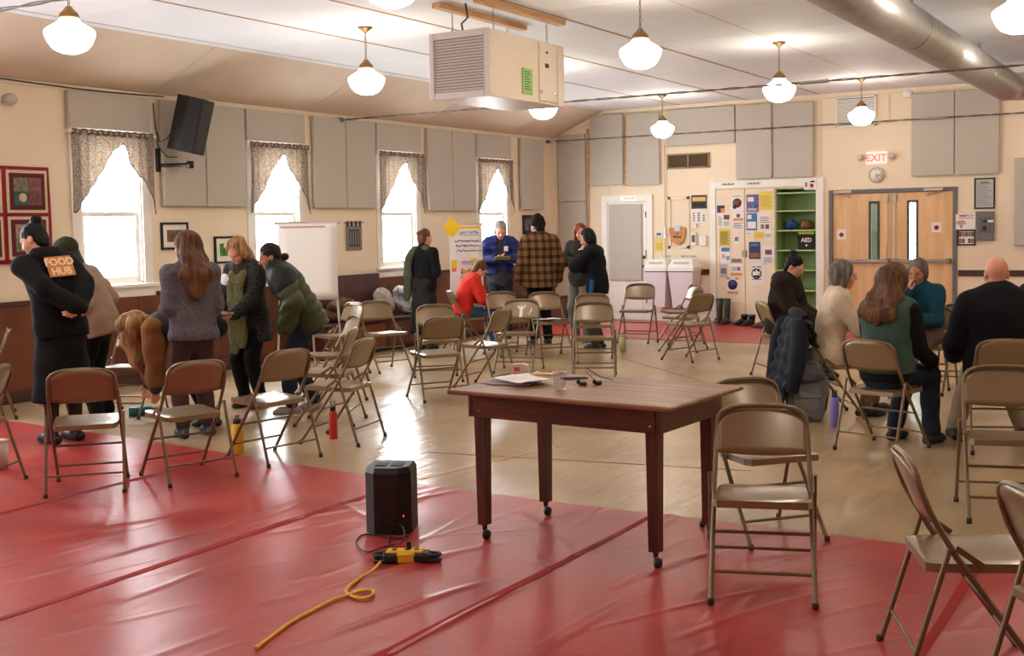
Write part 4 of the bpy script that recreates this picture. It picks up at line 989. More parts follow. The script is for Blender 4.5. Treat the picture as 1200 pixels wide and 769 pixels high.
chair('c20', (799, 370), -72, 'tan folding chair before the wall bins, middle of three')
chair('c21', (807, 378), -48, 'tan folding chair before the wall bins, first of three')
chair('c22', (917, 392), 70, 'tan folding chair under the woman in the brown hooded jacket')
chair('c23', (970, 425), 72, 'tan folding chair under the woman in the cream sweater')
chair('c24', (1036, 453), 30, 'tan folding chair under the woman in the green vest')
chair('c25', (1084, 404), 195, 'tan folding chair under the person with teal sleeves')
chair('c26', (1172, 452), -12, 'tan folding chair under the bald man in navy')
chair('c27', (1180, 509), 172, 'tan folding chair back to back with the bald man')
chair('cA', (893, 576), 180, 'tan folding chair beside the table corner on the red sheet')
chair('cB', (897, 528), 150, 'tan folding chair tucked behind the table corner')
chair('c28', (1134, 641), 76, 'tan folding chair on the red sheet, turned away from the table')
chair('c29', (1285, 700), 60, 'tan folding chair cut by the picture edge on the red sheet')
chair('c30', (150, 428), -150, 'tan folding chair by the window behind the bending person')
chair('c31', (-22, 432), -90, 'tan folding chair by the quilt wall')
chair('c33', (1134, 400), 168, 'empty tan folding chair between the teal sleeves and the bald man')
# white tape on one chair back
c = CH['c12']
for q in ([(-.02, 0), (.02, 0), (.022, .1), (.06, .14), (.045, .155), (.012, .125), (0, .16), (-.015, .125), (-.05, .15), (-.06, .135), (-.02, .1)], [(.10, .02), (.15, .09), (.135, .13), (.11, .06)]):
    mb = MB(); mb.prism([(-x * .9 + .0, z * .95) for x, z in q], 0, .002, 'y')
    o = mb.build('white_tape', M_white, c, fix=True); o.location = (.0, -.168, .605); o.rotation_euler = (math.radians(24), 0, 0)

# ---- oak table on casters
tc = Vector((-2.755, 5.36, 0)); TH = .805
M_oak = wood_mat('worn oak', srgb(104, 64, 36), srgb(150, 102, 62), 2.4, (1, 10, 10), .38)
M_oakd = wood_mat('dark red oak', srgb(64, 27, 15), srgb(92, 46, 27), 2.0, (10, 10, 1), .35)
M_oaka = wood_mat('red oak apron', srgb(72, 30, 16), srgb(102, 50, 28), 2.0, (1, 8, 8), .33)
t = thing('oak_table', 'old dark wooden table on casters', 'table', tc, math.radians(-3.5))
MB().bb((-.655, -.42, TH - .024), (.64, .42, TH), .007).build('tabletop', M_oak, t)
for s in (-1, 1):
    MB().bb((-.545, s * .335 - .011, TH - .145), (.525, s * .335 + .011, TH - .026), .003).build('apron', M_oaka, t)
    MB().bb(((-.56 if s < 0 else .54) - .011, -.345, TH - .145), ((-.56 if s < 0 else .54) + .011, .345, TH - .026), .003).build('apron', M_oaka, t)
def taper(x, y):
    a, b = .033, .026; zt, zb = TH - .026, .085
    q = [(-b, -b, zb), (b, -b, zb), (b, b, zb), (-b, b, zb), (-a, -a, zt), (a, -a, zt), (a, a, zt), (-a, a, zt)]
    q = [(p[0] + x, p[1] + y, p[2]) for p in q]
    return MB().add(q, [(3, 2, 1, 0), (4, 5, 6, 7), (0, 1, 5, 4), (1, 2, 6, 5), (2, 3, 7, 6), (3, 0, 4, 7)])
for x in (-.515, .495):
    for y in (-.295, .295):
        lg = taper(x, y).build('leg', M_oakd, t)
        cs = MB().tube([(x, y, .10), (x, y, .06)], .014, 8).lathe([(0, -.012), (.024, -.012), (.028, 0), (.024, .012), (0, .012)], (x + .012, y, .029), 14, 'x').bb((x - .006, y - .008, .03), (x + .0, y + .008, .075))
        cs.build('caster', M_black, lg)
for x in (.5, -.5): MB().lathe([(0, 0), (.006, 0), (.006, .004), (0, .004)], (x, -.351, TH - .11), 8, 'y').build('screw_head', M_steel, t)
# things on the table
TT = TH + .0005
def on_table(px, py): p = G(px, py, TH); return p
def sheet(name, px, lab, size, rz, m_, cat='paper', z=0.0, curl=.012):
    p = on_table(*px)
    o = MB().grid(lambda u, v: ((u - .5) * size[0], (v - .5) * size[1], .001 + curl * (abs(u - .5) * 2) ** 3 * (.5 + .5 * v) + .003 * math.sin(v * 9 + u * 3) ** 2), 12, 12, True, (0, 0, .0012)).build(name, m_, fix=True)
    o.location = (p.x, p.y, TT + z); o.rotation_euler = (0, 0, rz); return tag(o, lab, cat)
sheet('paper_sheet', (600, 449), 'grey printed sheet beneath the white papers on the table', (.30, .21), .1, mat('grey paper', srgb(150, 140, 138), .8))
sheet('paper_sheet', (615, 449), 'white printed papers fanned on the table beside the plastic cup', (.28, .22), -.5, M_paper, z=.016)
sheet('paper_sheet', (640, 439), 'yellow paper slip on the table behind the plastic cup', (.13, .08), .2, mat('yellow paper', srgb(226, 186, 90), .7), z=.0)
p = on_table(656, 458)
t = thing('plastic_cup', 'clear ribbed plastic cup standing on the table', 'cup', (p.x, p.y, TT))
M_clear = glass_mat('clear plastic', (.86, .86, .88), .22, .08)
prof = [(0, 0), (.026, 0), (.027, .004)] + [(.027 + .009 * i / 8 + (.0012 if i % 2 else 0), .004 + .088 * i / 8) for i in range(1, 9)]
MB().lathe(prof, n=22).build('cup_wall', M_clear, t); MB().tube([(.037 * math.cos(a), .037 * math.sin(a), .094) for a in [2 * PI * i / 22 for i in range(23)]], .0022, 5, False).build('rim', mat('pale plastic rim', srgb(220, 216, 212), .3), t)
p = on_table(608, 437)
t = thing('tissue_packet', 'small white packet with red print at the far table edge', 'packet', (p.x, p.y, TT), .2)
MB().prism([(-.06, 0), (.06, 0), (.055, .045), (.03, .055), (-.03, .05), (-.055, .045)], -.025, .025, 'y').build('packet_body', mat('packet white', srgb(210, 190, 180), .5), t, fix=True)
MB().bb((-.02, -.027, .012), (.015, -.0245, .035)).build('red_print', mat('packet red', srgb(190, 70, 50), .5), t)
for k, (px, lab) in enumerate((((683, 452), 'black clip microphone on the table beside the plastic cup'), ((701, 451), 'black clip microphone on the table with a thin wire'))):
    p = on_table(*px); t = thing('clip_microphone', lab, 'microphone', (p.x, p.y, TT), .3 + k, 'clip microphones')
    MB().bb((-.022, -.012, 0), (.022, .012, .02), .006).build('body', M_black, t)
    MB().lathe([(0, 0), (.009, .003), (.011, .012), (.006, .022), (0, .024)], (-.024, .004, .006), 10).build('foam_head', mat('black foam', srgb(14, 14, 15), .95), t)
    if k == 1: MB().tube([(.02, 0, .01), (.05, .06, .004), (.06, .14, .05), (.09, .18, .07), (.14, .12, .02), (.17, .05, .004), (.14, .03, .004)], .0022, 5).build('wire', M_black, t)
p = on_table(672, 444)
for k in range(2):
    o = MB().tube([(-.07, 0, .005), (.065, 0, .005), (.072, 0, .005)], [.0045, .0045, .001], 7).build('pen', M_black); o.location = (p.x + .03 * k, p.y - .02 * k, TT); o.rotation_euler = (0, 0, .6 + .25 * k)
    tag(o, 'dark pen lying on the table behind the microphones', 'pen', 'pens on the table')

# ---- PA speaker, power block, cords on the red sheet
p = G(459, 622); 
t = thing('floor_loudspeaker', 'black portable loudspeaker standing on the red sheet', 'loudspeaker', (p.x, p.y, .007), heading(p.x, p.y, 12))
M_spk = mat('black speaker shell', srgb(12, 12, 13), .5, bump=.15, bscale=150)
w_, d_, h_ = .125, .12, .36
MB().prism([(-w_, -d_ * .5), (-w_ * .55, -d_), (w_ * .55, -d_), (w_, -d_ * .5), (w_, d_), (-w_, d_)], 0, h_ - .03).build('cabinet', M_spk, t)
q = [(-w_, -d_ * .5), (-w_ * .55, -d_), (w_ * .55, -d_), (w_, -d_ * .5), (w_, d_), (-w_, d_)]
top = [(x * .9, y * .9, h_) for x, y in q]; bot = [(x, y, h_ - .03) for x, y in q]
MB().add(bot + top, [tuple(range(6, 12))] + [(i, (i + 1) % 6, 6 + (i + 1) % 6, 6 + i) for i in range(6)]).build('top_cap', mat('grey black cap', srgb(34, 34, 37), .5), t)
for s in (-1, 1): MB().bb((s * .012, -.05, h_ - .002), (s * .075, .03, h_ + .004), .003).build('handle_slot', mat('deep black', (0, 0, 0)), t)
MB().bb((-.055, -d_ - .004, .04), (.055, -d_, .3), .003).build('control_panel', mat('panel black', srgb(15, 15, 16), .35), t)
MB().lathe([(0, 0), (.006, 0), (.005, -.005), (0, -.006)], (.085, -d_ * .80, .10), 8, 'y').build('power_light', mat('red led', srgb(220, 20, 40), .4, emit=(1, .02, .08), estr=6), t, fix=True)
for i in range(7): MB().bb((-.11, -d_ * .72 + .0, .19 + i * .012), (-.085, -d_ * .66, .195 + i * .012)).build('vent_slot', mat('slot grey', srgb(70, 66, 66), .5), t)
p2 = G(477, 660)
t = thing('power_block', 'yellow and black rubber power strip block on the red sheet', 'power strip', (p2.x, p2.y, .008), heading(p2.x, p2.y, 8))
M_y = mat('yellow rubber', srgb(228, 178, 30), .5); M_bk = mat('black rubber', srgb(30, 30, 32), .6)
MB().bb((-.12, -.045, 0), (.12, .045, .05), .012).build('black_body', M_bk, t)
MB().bb((-.045, -.049, -.001), (.045, .049, .056), .01).build('yellow_band', M_y, t)
MB().bb((-.10, -.033, .046), (.085, .033, .060), .006).build('yellow_top', M_y, t)
for s in (-1, 1):
    for z in (.008, .036): MB().tube([(s * .11, -.03, z), (s * .155, -.022, z), (s * .165, 0, z), (s * .155, .022, z), (s * .11, .03, z)], .009, 6).build('hook_lug', M_bk, t)
for x in (-.06, 0, .05): MB().bb((x - .012, -.012, .059), (x + .012, .012, .062), .001).build('socket', M_bk, t)
MB().bb((.0, -.008, .06), (.022, .014, .10), .004).build('plug', M_black, t)
def floor_cord(name, pts, r, m_, lab, zs=None):
    P = [G(*q) for q in pts]; P = [Vector((q.x, q.y, .010 + r + (zs[i] if zs else 0))) for i, q in enumerate(P)]
    # smooth through the points
    out = []
    for i in range(len(P) - 1):
        a, b, c_, d = P[max(i - 1, 0)], P[i], P[i + 1], P[min(i + 2, len(P) - 1)]
        for k in range(8):
            t_ = k / 8; out.append(.5 * ((2 * b) + (c_ - a) * t_ + (2 * a - 5 * b + 4 * c_ - d) * t_ * t_ + (3 * b - a - 3 * c_ + d) * t_ ** 3))
    out.append(P[-1]); mb = MB().tube(out, r, 7)
    return tag(mb.build(name, m_), lab, 'cord')
floor_cord('extension_cord', [(446, 663), (438, 672), (424, 681), (411, 690), (406, 698), (412, 703), (425, 706), (436, 702), (437, 697), (424, 697), (408, 702), (392, 707), (378, 714), (340, 735), (300, 765)], .0075, M_y, 'yellow extension cord looping over the red sheet')
floor_cord('black_cord', [(478, 632), (465, 634), (440, 630), (425, 630), (418, 637), (422, 646), (432, 650), (445, 646), (458, 642), (470, 644), (474, 648)], .004, M_black, 'black power cord between the floor loudspeaker and power block', [0] * 9 + [.02, .055])
floor_cord('plug_cord', [(474, 655), (474, 645), (470, 632), (462, 628), (457, 633), (456, 645), (458, 650)], .004, M_black, 'thin black cord arching over the power block', [.08, .09, .06, .03, 0, 0, 0])

# ---- bottles and cups
def bottle(px, lab, r, h, m_, capm, cap_h=.035, lying=None, name='water_bottle'):
    p = G(*px); t = thing(name, lab, 'bottle', (p.x, p.y, .0 if lying is None else r + .001))
    if lying is not None: t.rotation_euler = (0, PI / 2, lying)
    z0 = 0 if lying is None else -h / 2
    MB().lathe([(0, z0), (r * .94, z0), (r, z0 + .006), (r, z0 + h * .86), (r * .8, z0 + h * .93), (r * .62, z0 + h * .95), (0, z0 + h * .95)], n=20).build('flask', m_, t)
    MB().lathe([(0, z0 + h * .94), (r * .68, z0 + h * .94), (r * .68, z0 + h * .94 + cap_h), (0, z0 + h * .94 + cap_h)], n=16).build('cap', capm, t)
    if lying is None: MB().tube([(r * .5, 0, h + cap_h * .4), (r * .55, 0, h + cap_h + .01), (-r * .55, 0, h + cap_h + .01), (-r * .5, 0, h + cap_h * .4)], .005, 6).build('carry_loop', capm, t)
    return t
bt = bottle((279, 531), 'yellow water bottle with black lid on the floor', .045, .235, mat('yellow bottle', srgb(226, 176, 40), .4), M_black)
bb_ = MB().bb((.03, -.012, .09), (.0405, .012, .12), .002).build('logo', M_white, bt)
bt.rotation_euler = (0, 0, -1.2)
bottle((391, 514), 'red water bottle with black lid on the floor', .033, .235, mat('red bottle', srgb(196, 36, 34), .4), M_black, .05)
bottle((978, 500), 'lavender water bottle beside the grey backpack', .034, .25, mat('lavender bottle', srgb(122, 110, 190), .5), M_black, .03)
bt2 = bottle((166, 487), 'teal water bottle lying on the floor under the reaching hand', .04, .22, mat('teal bottle', srgb(20, 116, 128), .4), M_black, .03, lying=heading(*G(166, 487).xy, 90) + PI / 2)
def cup(px, lab, r, h, m_, name='drink_cup'):
    p = G(*px); t = thing(name, lab, 'cup', (p.x, p.y, .002))
    MB().lathe([(0, 0), (r * .78, 0), (r, h), (r * .95, h), (r * .75, .01), (0, .01)], n=20).build('cup_wall', m_, t)
    MB().lathe([(0, h), (r * 1.04, h), (r * 1.04, h + .012), (r * .6, h + .018), (0, h + .018)], n=20).build('lid', m_, t)
    return t
cg = cup((730, 412), 'pale green tumbler with a straw on the floor beside a chair', .045, .20, mat('pale green plastic', srgb(168, 166, 110), .5))
MB().tube([(.01, 0, .2), (.02, 0, .27)], .004, 6).build('straw', M_dark, cg)
cup((2, 551), 'white cup on the red sheet by a chair', .055, .20, mat('cup beige', srgb(200, 184, 172), .6))

# ---- boots and shoes along the closet doors
def shoe_mesh(L, Wd, Hh, boot=0.0):
    mb = MB()
    def fn(u, v):
        a = u * 2 * PI; yy = v
        y = (v - .35) * L
        wv = Wd * (.75 + .25 * math.sin(v * PI)) * (1 if v < .9 else .8) * min(1, (v * 12 + .25)) * min(1, ((1 - v) * 5 + .3))
        hv = Hh * (1 if v < .45 else 1 - .55 * (v - .45) / .55)
        return (wv * math.cos(a), y, max(0, hv * .5 + hv * .5 * math.sin(a)))
    mb.grid(fn, 14, 12); 
    mb.add([fn(i / 14, 0) for i in range(14)], [tuple(range(14))]); mb.add([fn(i / 14, 1) for i in range(14)], [tuple(range(14))[::-1]])
    return mb
def boots(px, lab, m_, tall, rz, name='rubber_boot', n=2, gap=.115, grp=None):
    p = G(*px); p.y = min(p.y, BY - .21); ax = Vector((math.cos(rz), math.sin(rz), 0))
    for k in range(n):
        t = thing(name, lab, 'boot' if tall > .2 else 'shoe', (p.x + ax.x * gap * k, p.y + ax.y * gap * k, .008), rz, grp or lab)
        shoe_mesh(.28, .048, .10).build('shoe_upper', m_, t, fix=True)
        MB().bb((-.05, -.1, -.001), (.05, .18, .018), .008).build('sole', M_black, t)
        if tall: MB().lathe([(.045, .04), (.05, .12), (.052, tall * .6), (.062, tall), (.055, tall), (.04, .1)], (0, -.055, 0), 16).build('shaft', m_, t)
M_boot = mat('dark olive rubber', srgb(52, 46, 38), .5)
boots((853, 377), 'tall dark rubber boot standing against the closet door', M_boot, .40, PI, gap=-.13)
boots((870, 381), 'low black boot on the floor before the green shelves', mat('black leather', srgb(26, 25, 26), .5), .16, PI * .9, 'ankle_boot', gap=-.15)
boots((894, 385), 'brown shoe on the floor behind the hooded jacket', mat('brown leather', srgb(84, 54, 38), .6), 0, 1.2, 'brown_shoe', 1)
p = G(836, 381)
t = thing('boot_tray', 'clear wire rack on the floor at the closet frame', 'rack', (p.x - .05, p.y - .05, .008))
for z in (.01, .06): MB().tube([(-.12, -.06, z), (.12, -.06, z), (.12, .06, z), (-.12, .06, z), (-.12, -.06, z)], .006, 6).build('rail', M_steel, t)
for x in (-.12, 0, .12):
    for y in (-.06, .06): MB().tube([(x, y, 0), (x, y, .09)], .005, 6).build('post', M_steel, t)

# ---- bench along the window wall with coat and cushions
y0, y1 = 11.2, 17.6
t = thing('built_in_bench', 'long built-in brown wooden bench along the window wall', 'bench', (LX + .035, (y0 + y1) / 2, 0))
L2 = (y1 - y0) / 2; SD = .52; BH = .44
MB().bb((0, -L2, .05), (SD - .02, L2, BH - .03), .004).build('bench_box', mat('red brown bench wood', srgb(74, 34, 24), .4, noise=.25, nscale=3), t)
MB().bb((0, -L2, BH - .03), (SD, L2, BH), .006).build('bench_top', M_dark, t)
MB().bb((.06, -L2, 0), (SD - .06, L2, .05)).build('plinth', M_black, t)
for i in range(5): MB().bb((SD - .022, -L2 + .08 + i * 1.26, .08), (SD - .008, -L2 + 1.24 + i * 1.26, BH - .06), .004).build('front_panel', M_wains, t)
MB().bb((0, -L2 + .1, BH), (.04, -L2 + 1.75, 1.03), .006).build('bench_back', mat('purple brown board', srgb(88, 58, 56), .45, noise=.1), t)
def blob(c, r, n=16, m=10, seed=0, sq=1.0):
    rnd = random.Random(seed); ph = [rnd.uniform(0, 6.28) for _ in range(6)]
    def fn(u, v):
        a, b = u * 2 * PI, (v - .5) * PI
        k = 1 + .09 * math.sin(3 * a + ph[0] + 2 * b) + .07 * math.sin(5 * a + ph[1]) * math.cos(3 * b + ph[2]) + .05 * math.sin(7 * b + ph[3] + 4 * a)
        cb = abs(math.cos(b)) ** sq
        X = math.copysign(abs(math.cos(a)) ** sq, math.cos(a)); Y = math.copysign(abs(math.sin(a)) ** sq, math.sin(a))
        return (c[0] + r[0] * k * cb * X, c[1] + r[1] * k * cb * Y, c[2] + r[2] * k * math.sin(b))
    return MB().grid(fn, n, m)
M_bcoat = mat('brown coat cloth', srgb(84, 54, 30), .9, noise=.3, nscale=6, bump=.4, bscale=25)
t = thing('brown_coat', 'crumpled brown coat piled on the bench below the flip chart', 'coat', (LX + .32, 11.95, BH))
blob((0, 0, .12), (.22, .36, .13), 28, 14, 3).build('coat_body', M_bcoat, t); blob((.02, .25, .08), (.2, .24, .10), 24, 12, 8).build('sleeve', M_bcoat, t); blob((.03, -.18, .22), (.16, .2, .10), 24, 12, 5).build('hood', M_bcoat, t)
MB().grid(lambda u, v: (.17 + .01 * math.sin(u * 9), .28 + u * .22, .06 - v * .42), 8, 8, True, (.02, 0, 0)).build('hanging_flap', mat('tan coat lining', srgb(120, 84, 44), .9), t, fix=True)
CUS = [((12.80, .2, .16), 'cream cushion propped on the bench', srgb(206, 196, 184), srgb(170, 160, 150), .5), ((13.18, .0, .13), 'patterned blue grey pillow on the bench', srgb(196, 200, 206), srgb(66, 76, 92), .9),
       ((13.56, .0, .12), 'black and white patterned pillow on the bench', srgb(36, 34, 38), srgb(206, 200, 196), .2)]
for k, ((yy, dx_, zz), lab, ca, cb_, tl) in enumerate(CUS):
    o = blob((0, 0, 0), (.06, .175, .19) if k else (.07, .17, .17), 32, 16, k + 20, .6).build('bench_cushion', mat('cushion %d' % k, ca, .9, col2=cb_, nscale=7))
    o.location = (LX + .26 + .06 * k, yy, BH + (.21 if k != 2 else .205)); o.rotation_euler = (0, -.35 - .08 * k, .1 - .1 * k); tag(o, lab, 'cushion', 'bench cushions')

# ---- flip charts
def flip(p, lab, top_px, wd, ht, z1, rz, written):
    t = thing('flip_chart', lab, 'flip chart', (p.x, p.y, 0), rz)
    Mal = mat('pale easel metal', srgb(196, 194, 192), .35, .7)
    for s in (-1, 1): MB().tube([(s * wd * .55, -.12, 0), (s * wd * .42, .0, z1)], .013, 8).build('leg', Mal, t)
    MB().tube([(0, .36, 0), (0, .03, z1 - .02)], .013, 8).build('leg', Mal, t)
    MB().bb((-wd * .56, -.02, z1 - .012), (wd * .56, .02, z1 + .028), .01).build('clamp_bar', mat('clamp grey', srgb(188, 176, 164), .4), t)
    MB().bb((-wd * .5, -.085, z1 - ht - .02), (wd * .5, -.065, z1 - ht), .003).build('tray', Mal, t)
    tilt = .12 / z1
    pd = MB().grid(lambda u, v: ((u - .5) * wd, -.028 - v * ht * tilt - .012 * math.sin(v * 3) * u, z1 - v * ht), 6, 10, True, (0, .006, 0)).build('paper_pad', mat('flip paper', srgb(236, 230, 226), .8), t, fix=True)
    P = lambda u, v: ((u - .5) * wd, -.031 - v * ht * tilt - .012 * math.sin(v * 3) * u - .002, z1 - v * ht)
    if not written:
        MB().bb((-wd * .45, -.034, z1 - .05), (wd * .3, -.031, z1 - .03)).build('faint_print', mat('pad header', srgb(200, 150, 140), .8), pd)
    else:
        rnd = random.Random(5)
        def scrib(u0, u1, v, h, m_):
            n = int((u1 - u0) * 60); pts = []
            for i in range(n + 1):
                u = u0 + (u1 - u0) * i / n; pts.append(P(u, v + h * (rnd.random() - .5)))
            MB().tube(pts, .0045, 4).build('handwriting', m_, pd)
        mp, mt_ = mat('purple marker', srgb(104, 62, 150), .6), mat('teal marker', srgb(70, 120, 150), .6)
        scrib(.3, .55, .09, .04, mt_); scrib(.6, .9, .09, .04, mt_); MB().tube([P(.3 + .06 * i, .125) for i in range(11)], .003, 4).build('underline', mt_, pd)
        for v, a, b in ((.20, .15, .92), (.26, .2, .95), (.32, .22, .97), (.46, .35, .7), (.60, .3, .6), (.66, .3, .55)): scrib(a, b, v, .03, mp)
        MB().tube([P(.38 + .03 * i, .49) for i in range(11)], .003, 4).build('underline', mp, pd)
        sn = {'y': mat('yellow note', srgb(232, 200, 60), .7), 'p': mat('pale yellow note', srgb(226, 212, 120), .7), 'o': mat('orange note', srgb(230, 130, 90), .7), 'g': mat('green note', srgb(130, 190, 150), .7)}
        for (u, v, c_, sx, sy) in ((.12, .44, 'y', .08, .12), (.12, .54, 'o', .06, .05), (.75, .42, 'p', .1, .1), (.86, .48, 'p', .1, .08), (.48, .56, 'p', .09, .06), (.36, .54, 'o', .02, .1), (.62, .55, 'o', .06, .05), (.92, .74, 'o', .05, .06), (.82, .80, 'p', .1, .07), (.7, .82, 'g', .08, .09), (.86, .92, 'g', .1, .1)):
            x_, y_, z_ = P(u, v); MB().bb((x_ - sx / 2, y_ - .004, z_ - sy), (x_ + sx / 2, y_ - .001, z_)).build('sticky_note', sn[c_], pd)
        d = .125
        dm = MB().prism([(0, -d * 1.15), (d, 0), (0, d * 1.15), (-d, 0)], -.052, -.048, 'y').build('diamond_card', mat('bright yellow card', srgb(246, 206, 10), .6), t, fix=True); dm.location = (-wd * .42, 0, z1 - .03)
        MB().bb((-wd * .35, -.036, z1 - .05), (wd * .45, -.03, z1 - .015)).build('yellow_strip', mat('yellow strip', srgb(240, 190, 30), .6), pd)
    return t
pA = onp(360, 262, 0, -9.0)
flip(pA, 'blank white flip chart on an easel behind the olive jacket', None, .68, .86, pA.z, heading(pA.x, pA.y, 0) - .12, False)
pB = onp(545, 264, 0, -9.02)
flip(pB, 'flip chart with purple writing, sticky notes and yellow diamond card', None, .46, 1.1, pB.z, heading(pB.x, pB.y, 0) + .12, True)

# ---- backpack and blue coat at the discussion group
p = G(945, 492)
t = thing('grey_backpack', 'grey backpack standing on the floor beside the blue coat', 'backpack', (p.x, p.y, 0), heading(p.x, p.y, -8) + .0)
M_bp = mat('grey pack cloth', srgb(116, 115, 116), .85, noise=.15, nscale=30, bump=.3, bscale=120)
t.scale = (1.0, 1.0, 1.0)
blob((0, 0, .225), (.155, .10, .235), 32, 20, 4, .38).build('pack_body', M_bp, t)
blob((0, -.095, .13), (.12, .05, .115), 28, 14, 6, .4).build('front_pocket', M_bp, t)
blob((0, -.04, .39), (.13, .10, .07), 28, 14, 9, .5).build('top_flap', mat('dark pack cloth', srgb(92, 92, 95), .85), t)
MB().tube([(-.04, .03, .45), (-.035, .03, .49), (.035, .03, .49), (.04, .03, .45)], .008, 6).build('grab_loop', M_black, t)
for s in (-1, 1): MB().tube([(s * .15, .02, .36), (s * .175, -.04, .25), (s * .15, -.02, .08)], .010, 6, flat=.5).build('side_strap', M_black, t)
MB().tube([(-.10, -.142, .2), (.10, -.142, .2)], .004, 5).build('zip', M_black, t)
c23 = CH['c23']
t = thing('blue_coat', 'dark blue quilted coat draped over a chair back', 'coat', c23.location, c23.rotation_euler[2], None)
M_nav = mat('dark navy quilt', srgb(12, 17, 31), .9, noise=.2, nscale=5, bump=.25, bscale=18)
def drape(u, v):
    # over the back: from inside the back, over the top, down to near the floor behind
    x = (u - .5) * (.50 + .12 * v); s_ = v
    if s_ < .25: y, z = -.155 - .05 * s_ / .25, .60 + .235 * s_ / .25
    elif s_ < .35: k = (s_ - .25) / .1; y, z = -.205 - .09 * k, .835 + .02 * math.sin(k * PI)
    else: k = (s_ - .35) / .65; y, z = -.295 - .16 * k, .835 - .66 * k
    y += .022 * math.sin(u * 17) * v + .012 * math.sin(z * 55); z -= .05 * (abs(u - .5) * 2) ** 2 * (1 if v > .2 else 0)
    return (x, y, z)
MB().grid(drape, 26, 40, True, (0, -.03, .005)).build('coat_back', M_nav, t, fix=True)
for s in (-1, 1): MB().tube([(s * .20, -.30, .80), (s * .30, -.33, .64), (s * .31, -.36, .45), (s * .29, -.40, .25)], [.07, .075, .068, .055], 12).build('sleeve', M_nav, t)
MB().tube([(-.16, -.24, .835), (-.06, -.27, .875), (.06, -.27, .875), (.16, -.24, .835)], [.04, .05, .05, .04], 10).build('collar', M_nav, t)

# papers on the chair seat
c = CH['c14']; p = c.location
o = MB().grid(lambda u, v: ((u - .5) * .36, (v - .5) * .29, .006 * math.sin(u * 7) ** 2 + .02 * v * u), 8, 8, True, (0, 0, .003)).build('paper_stack', M_paper, fix=True)
o.location = (p.x, p.y, .465); o.rotation_euler = (0, 0, c.rotation_euler[2] + .3); tag(o, 'white papers lying on a folding chair seat', 'paper')
# ================================================================== PEOPLE
V3 = lambda *a: np.array(a, float)
def nrm(v): return v / (np.linalg.norm(v) + 1e-9)
def rotx(a): c, s = math.cos(a), math.sin(a); return np.array([[1, 0, 0], [0, c, -s], [0, s, c]])
def roty(a): c, s = math.cos(a), math.sin(a); return np.array([[c, 0, s], [0, 1, 0], [-s, 0, c]])
def rotz(a): c, s = math.cos(a), math.sin(a); return np.array([[c, -s, 0], [s, c, 0], [0, 0, 1]])

class Field:
    """a smooth union of tapered limbs and ellipsoids, turned into one closed skin"""
    def __init__(s, k=.02): s.p = []; s.cuts = []; s.k = k; s.ripple = None
    def cone(s, a, b, ra, rb, k=None, flat=None, fs=1.0, sub=False): s.p.append(('c', V3(*a), V3(*b), ra, rb, k or s.k, flat, fs, sub)); return s
    def ell(s, c, r, R=None, k=None, sub=False): s.p.append(('e', V3(*c), V3(*r), np.eye(3) if R is None else R, k or s.k, sub)); return s
    def chain(s, pts, rs, k=None, flat=None, fs=1.0):
        for i in range(len(pts) - 1): s.cone(pts[i], pts[i + 1], rs[i], rs[i + 1], k, flat, fs)
        return s
    def cut(s, pt, n): s.cuts.append((V3(*pt), nrm(V3(*n)))); return s
    def bbox(s, q):
        if q[0] == 'c': m = max(q[3], q[4]); return np.minimum(q[1], q[2]) - m, np.maximum(q[1], q[2]) + m
        m = q[2].max(); return q[1] - m, q[1] + m
    def mesh(s, h):
        B = [s.bbox(q) for q in s.p if not q[-1]]
        lo = np.min([b[0] for b in B], 0) - 3 * h; hi = np.max([b[1] for b in B], 0) + 3 * h
        n = np.ceil((hi - lo) / h).astype(int) + 1
        ax = [lo[i] + h * np.arange(n[i]) for i in range(3)]
        f = np.full(n, .25, np.float32)
        for q in s.p:
            k = q[5] if q[0] == 'c' else q[4]
            b0, b1 = s.bbox(q); i0 = np.maximum(0, np.floor((b0 - k - 2 * h - lo) / h).astype(int)); i1 = np.minimum(n, np.ceil((b1 + k + 2 * h - lo) / h).astype(int) + 1)
            if (i1 <= i0).any(): continue
            X, Y, Z = np.meshgrid(*[ax[i][i0[i]:i1[i]] for i in range(3)], indexing='ij')
            P = np.stack([X, Y, Z], -1)
            if q[0] == 'c':
                _, a, b, ra, rb, _, flat, fs, sub = q
                d = P - a; ab = b - a; t = np.clip(d @ ab / (ab @ ab + 1e-9), 0, 1)
                v = d - t[..., None] * ab
                if flat is not None:
                    fl = nrm(np.asarray(flat, float)); v = v + (v @ fl)[..., None] * fl * (fs - 1)
                D = np.linalg.norm(v, axis=-1) - (ra + (rb - ra) * t)
                if flat is not None: D = D / ((1 + fs) / 2)
            else:
                _, c, r, R, _, sub = q
                v = (P - c) @ R; k0 = np.linalg.norm(v / r, axis=-1); k1 = np.linalg.norm(v / (r * r), axis=-1) + 1e-9
                D = k0 * (k0 - 1) / k1
            sl = tuple(slice(i0[i], i1[i]) for i in range(3)); o = f[sl]
            if sub:
                D = -D; hh = np.clip(.5 - .5 * (o - D) / k, 0, 1); f[sl] = o * (1 - hh) + D * hh + k * hh * (1 - hh)
            else:
                hh = np.clip(.5 + .5 * (o - D) / k, 0, 1); f[sl] = o * (1 - hh) + D * hh - k * hh * (1 - hh)
        if s.cuts or s.ripple:
            X, Y, Z = np.meshgrid(*ax, indexing='ij')
            if s.ripple: f = f + s.ripple(X, Y, Z)
            for pt, nn in s.cuts: f = np.maximum(f, (X - pt[0]) * nn[0] + (Y - pt[1]) * nn[1] + (Z - pt[2]) * nn[2])
        return nets(f.astype(np.float32), lo, h)
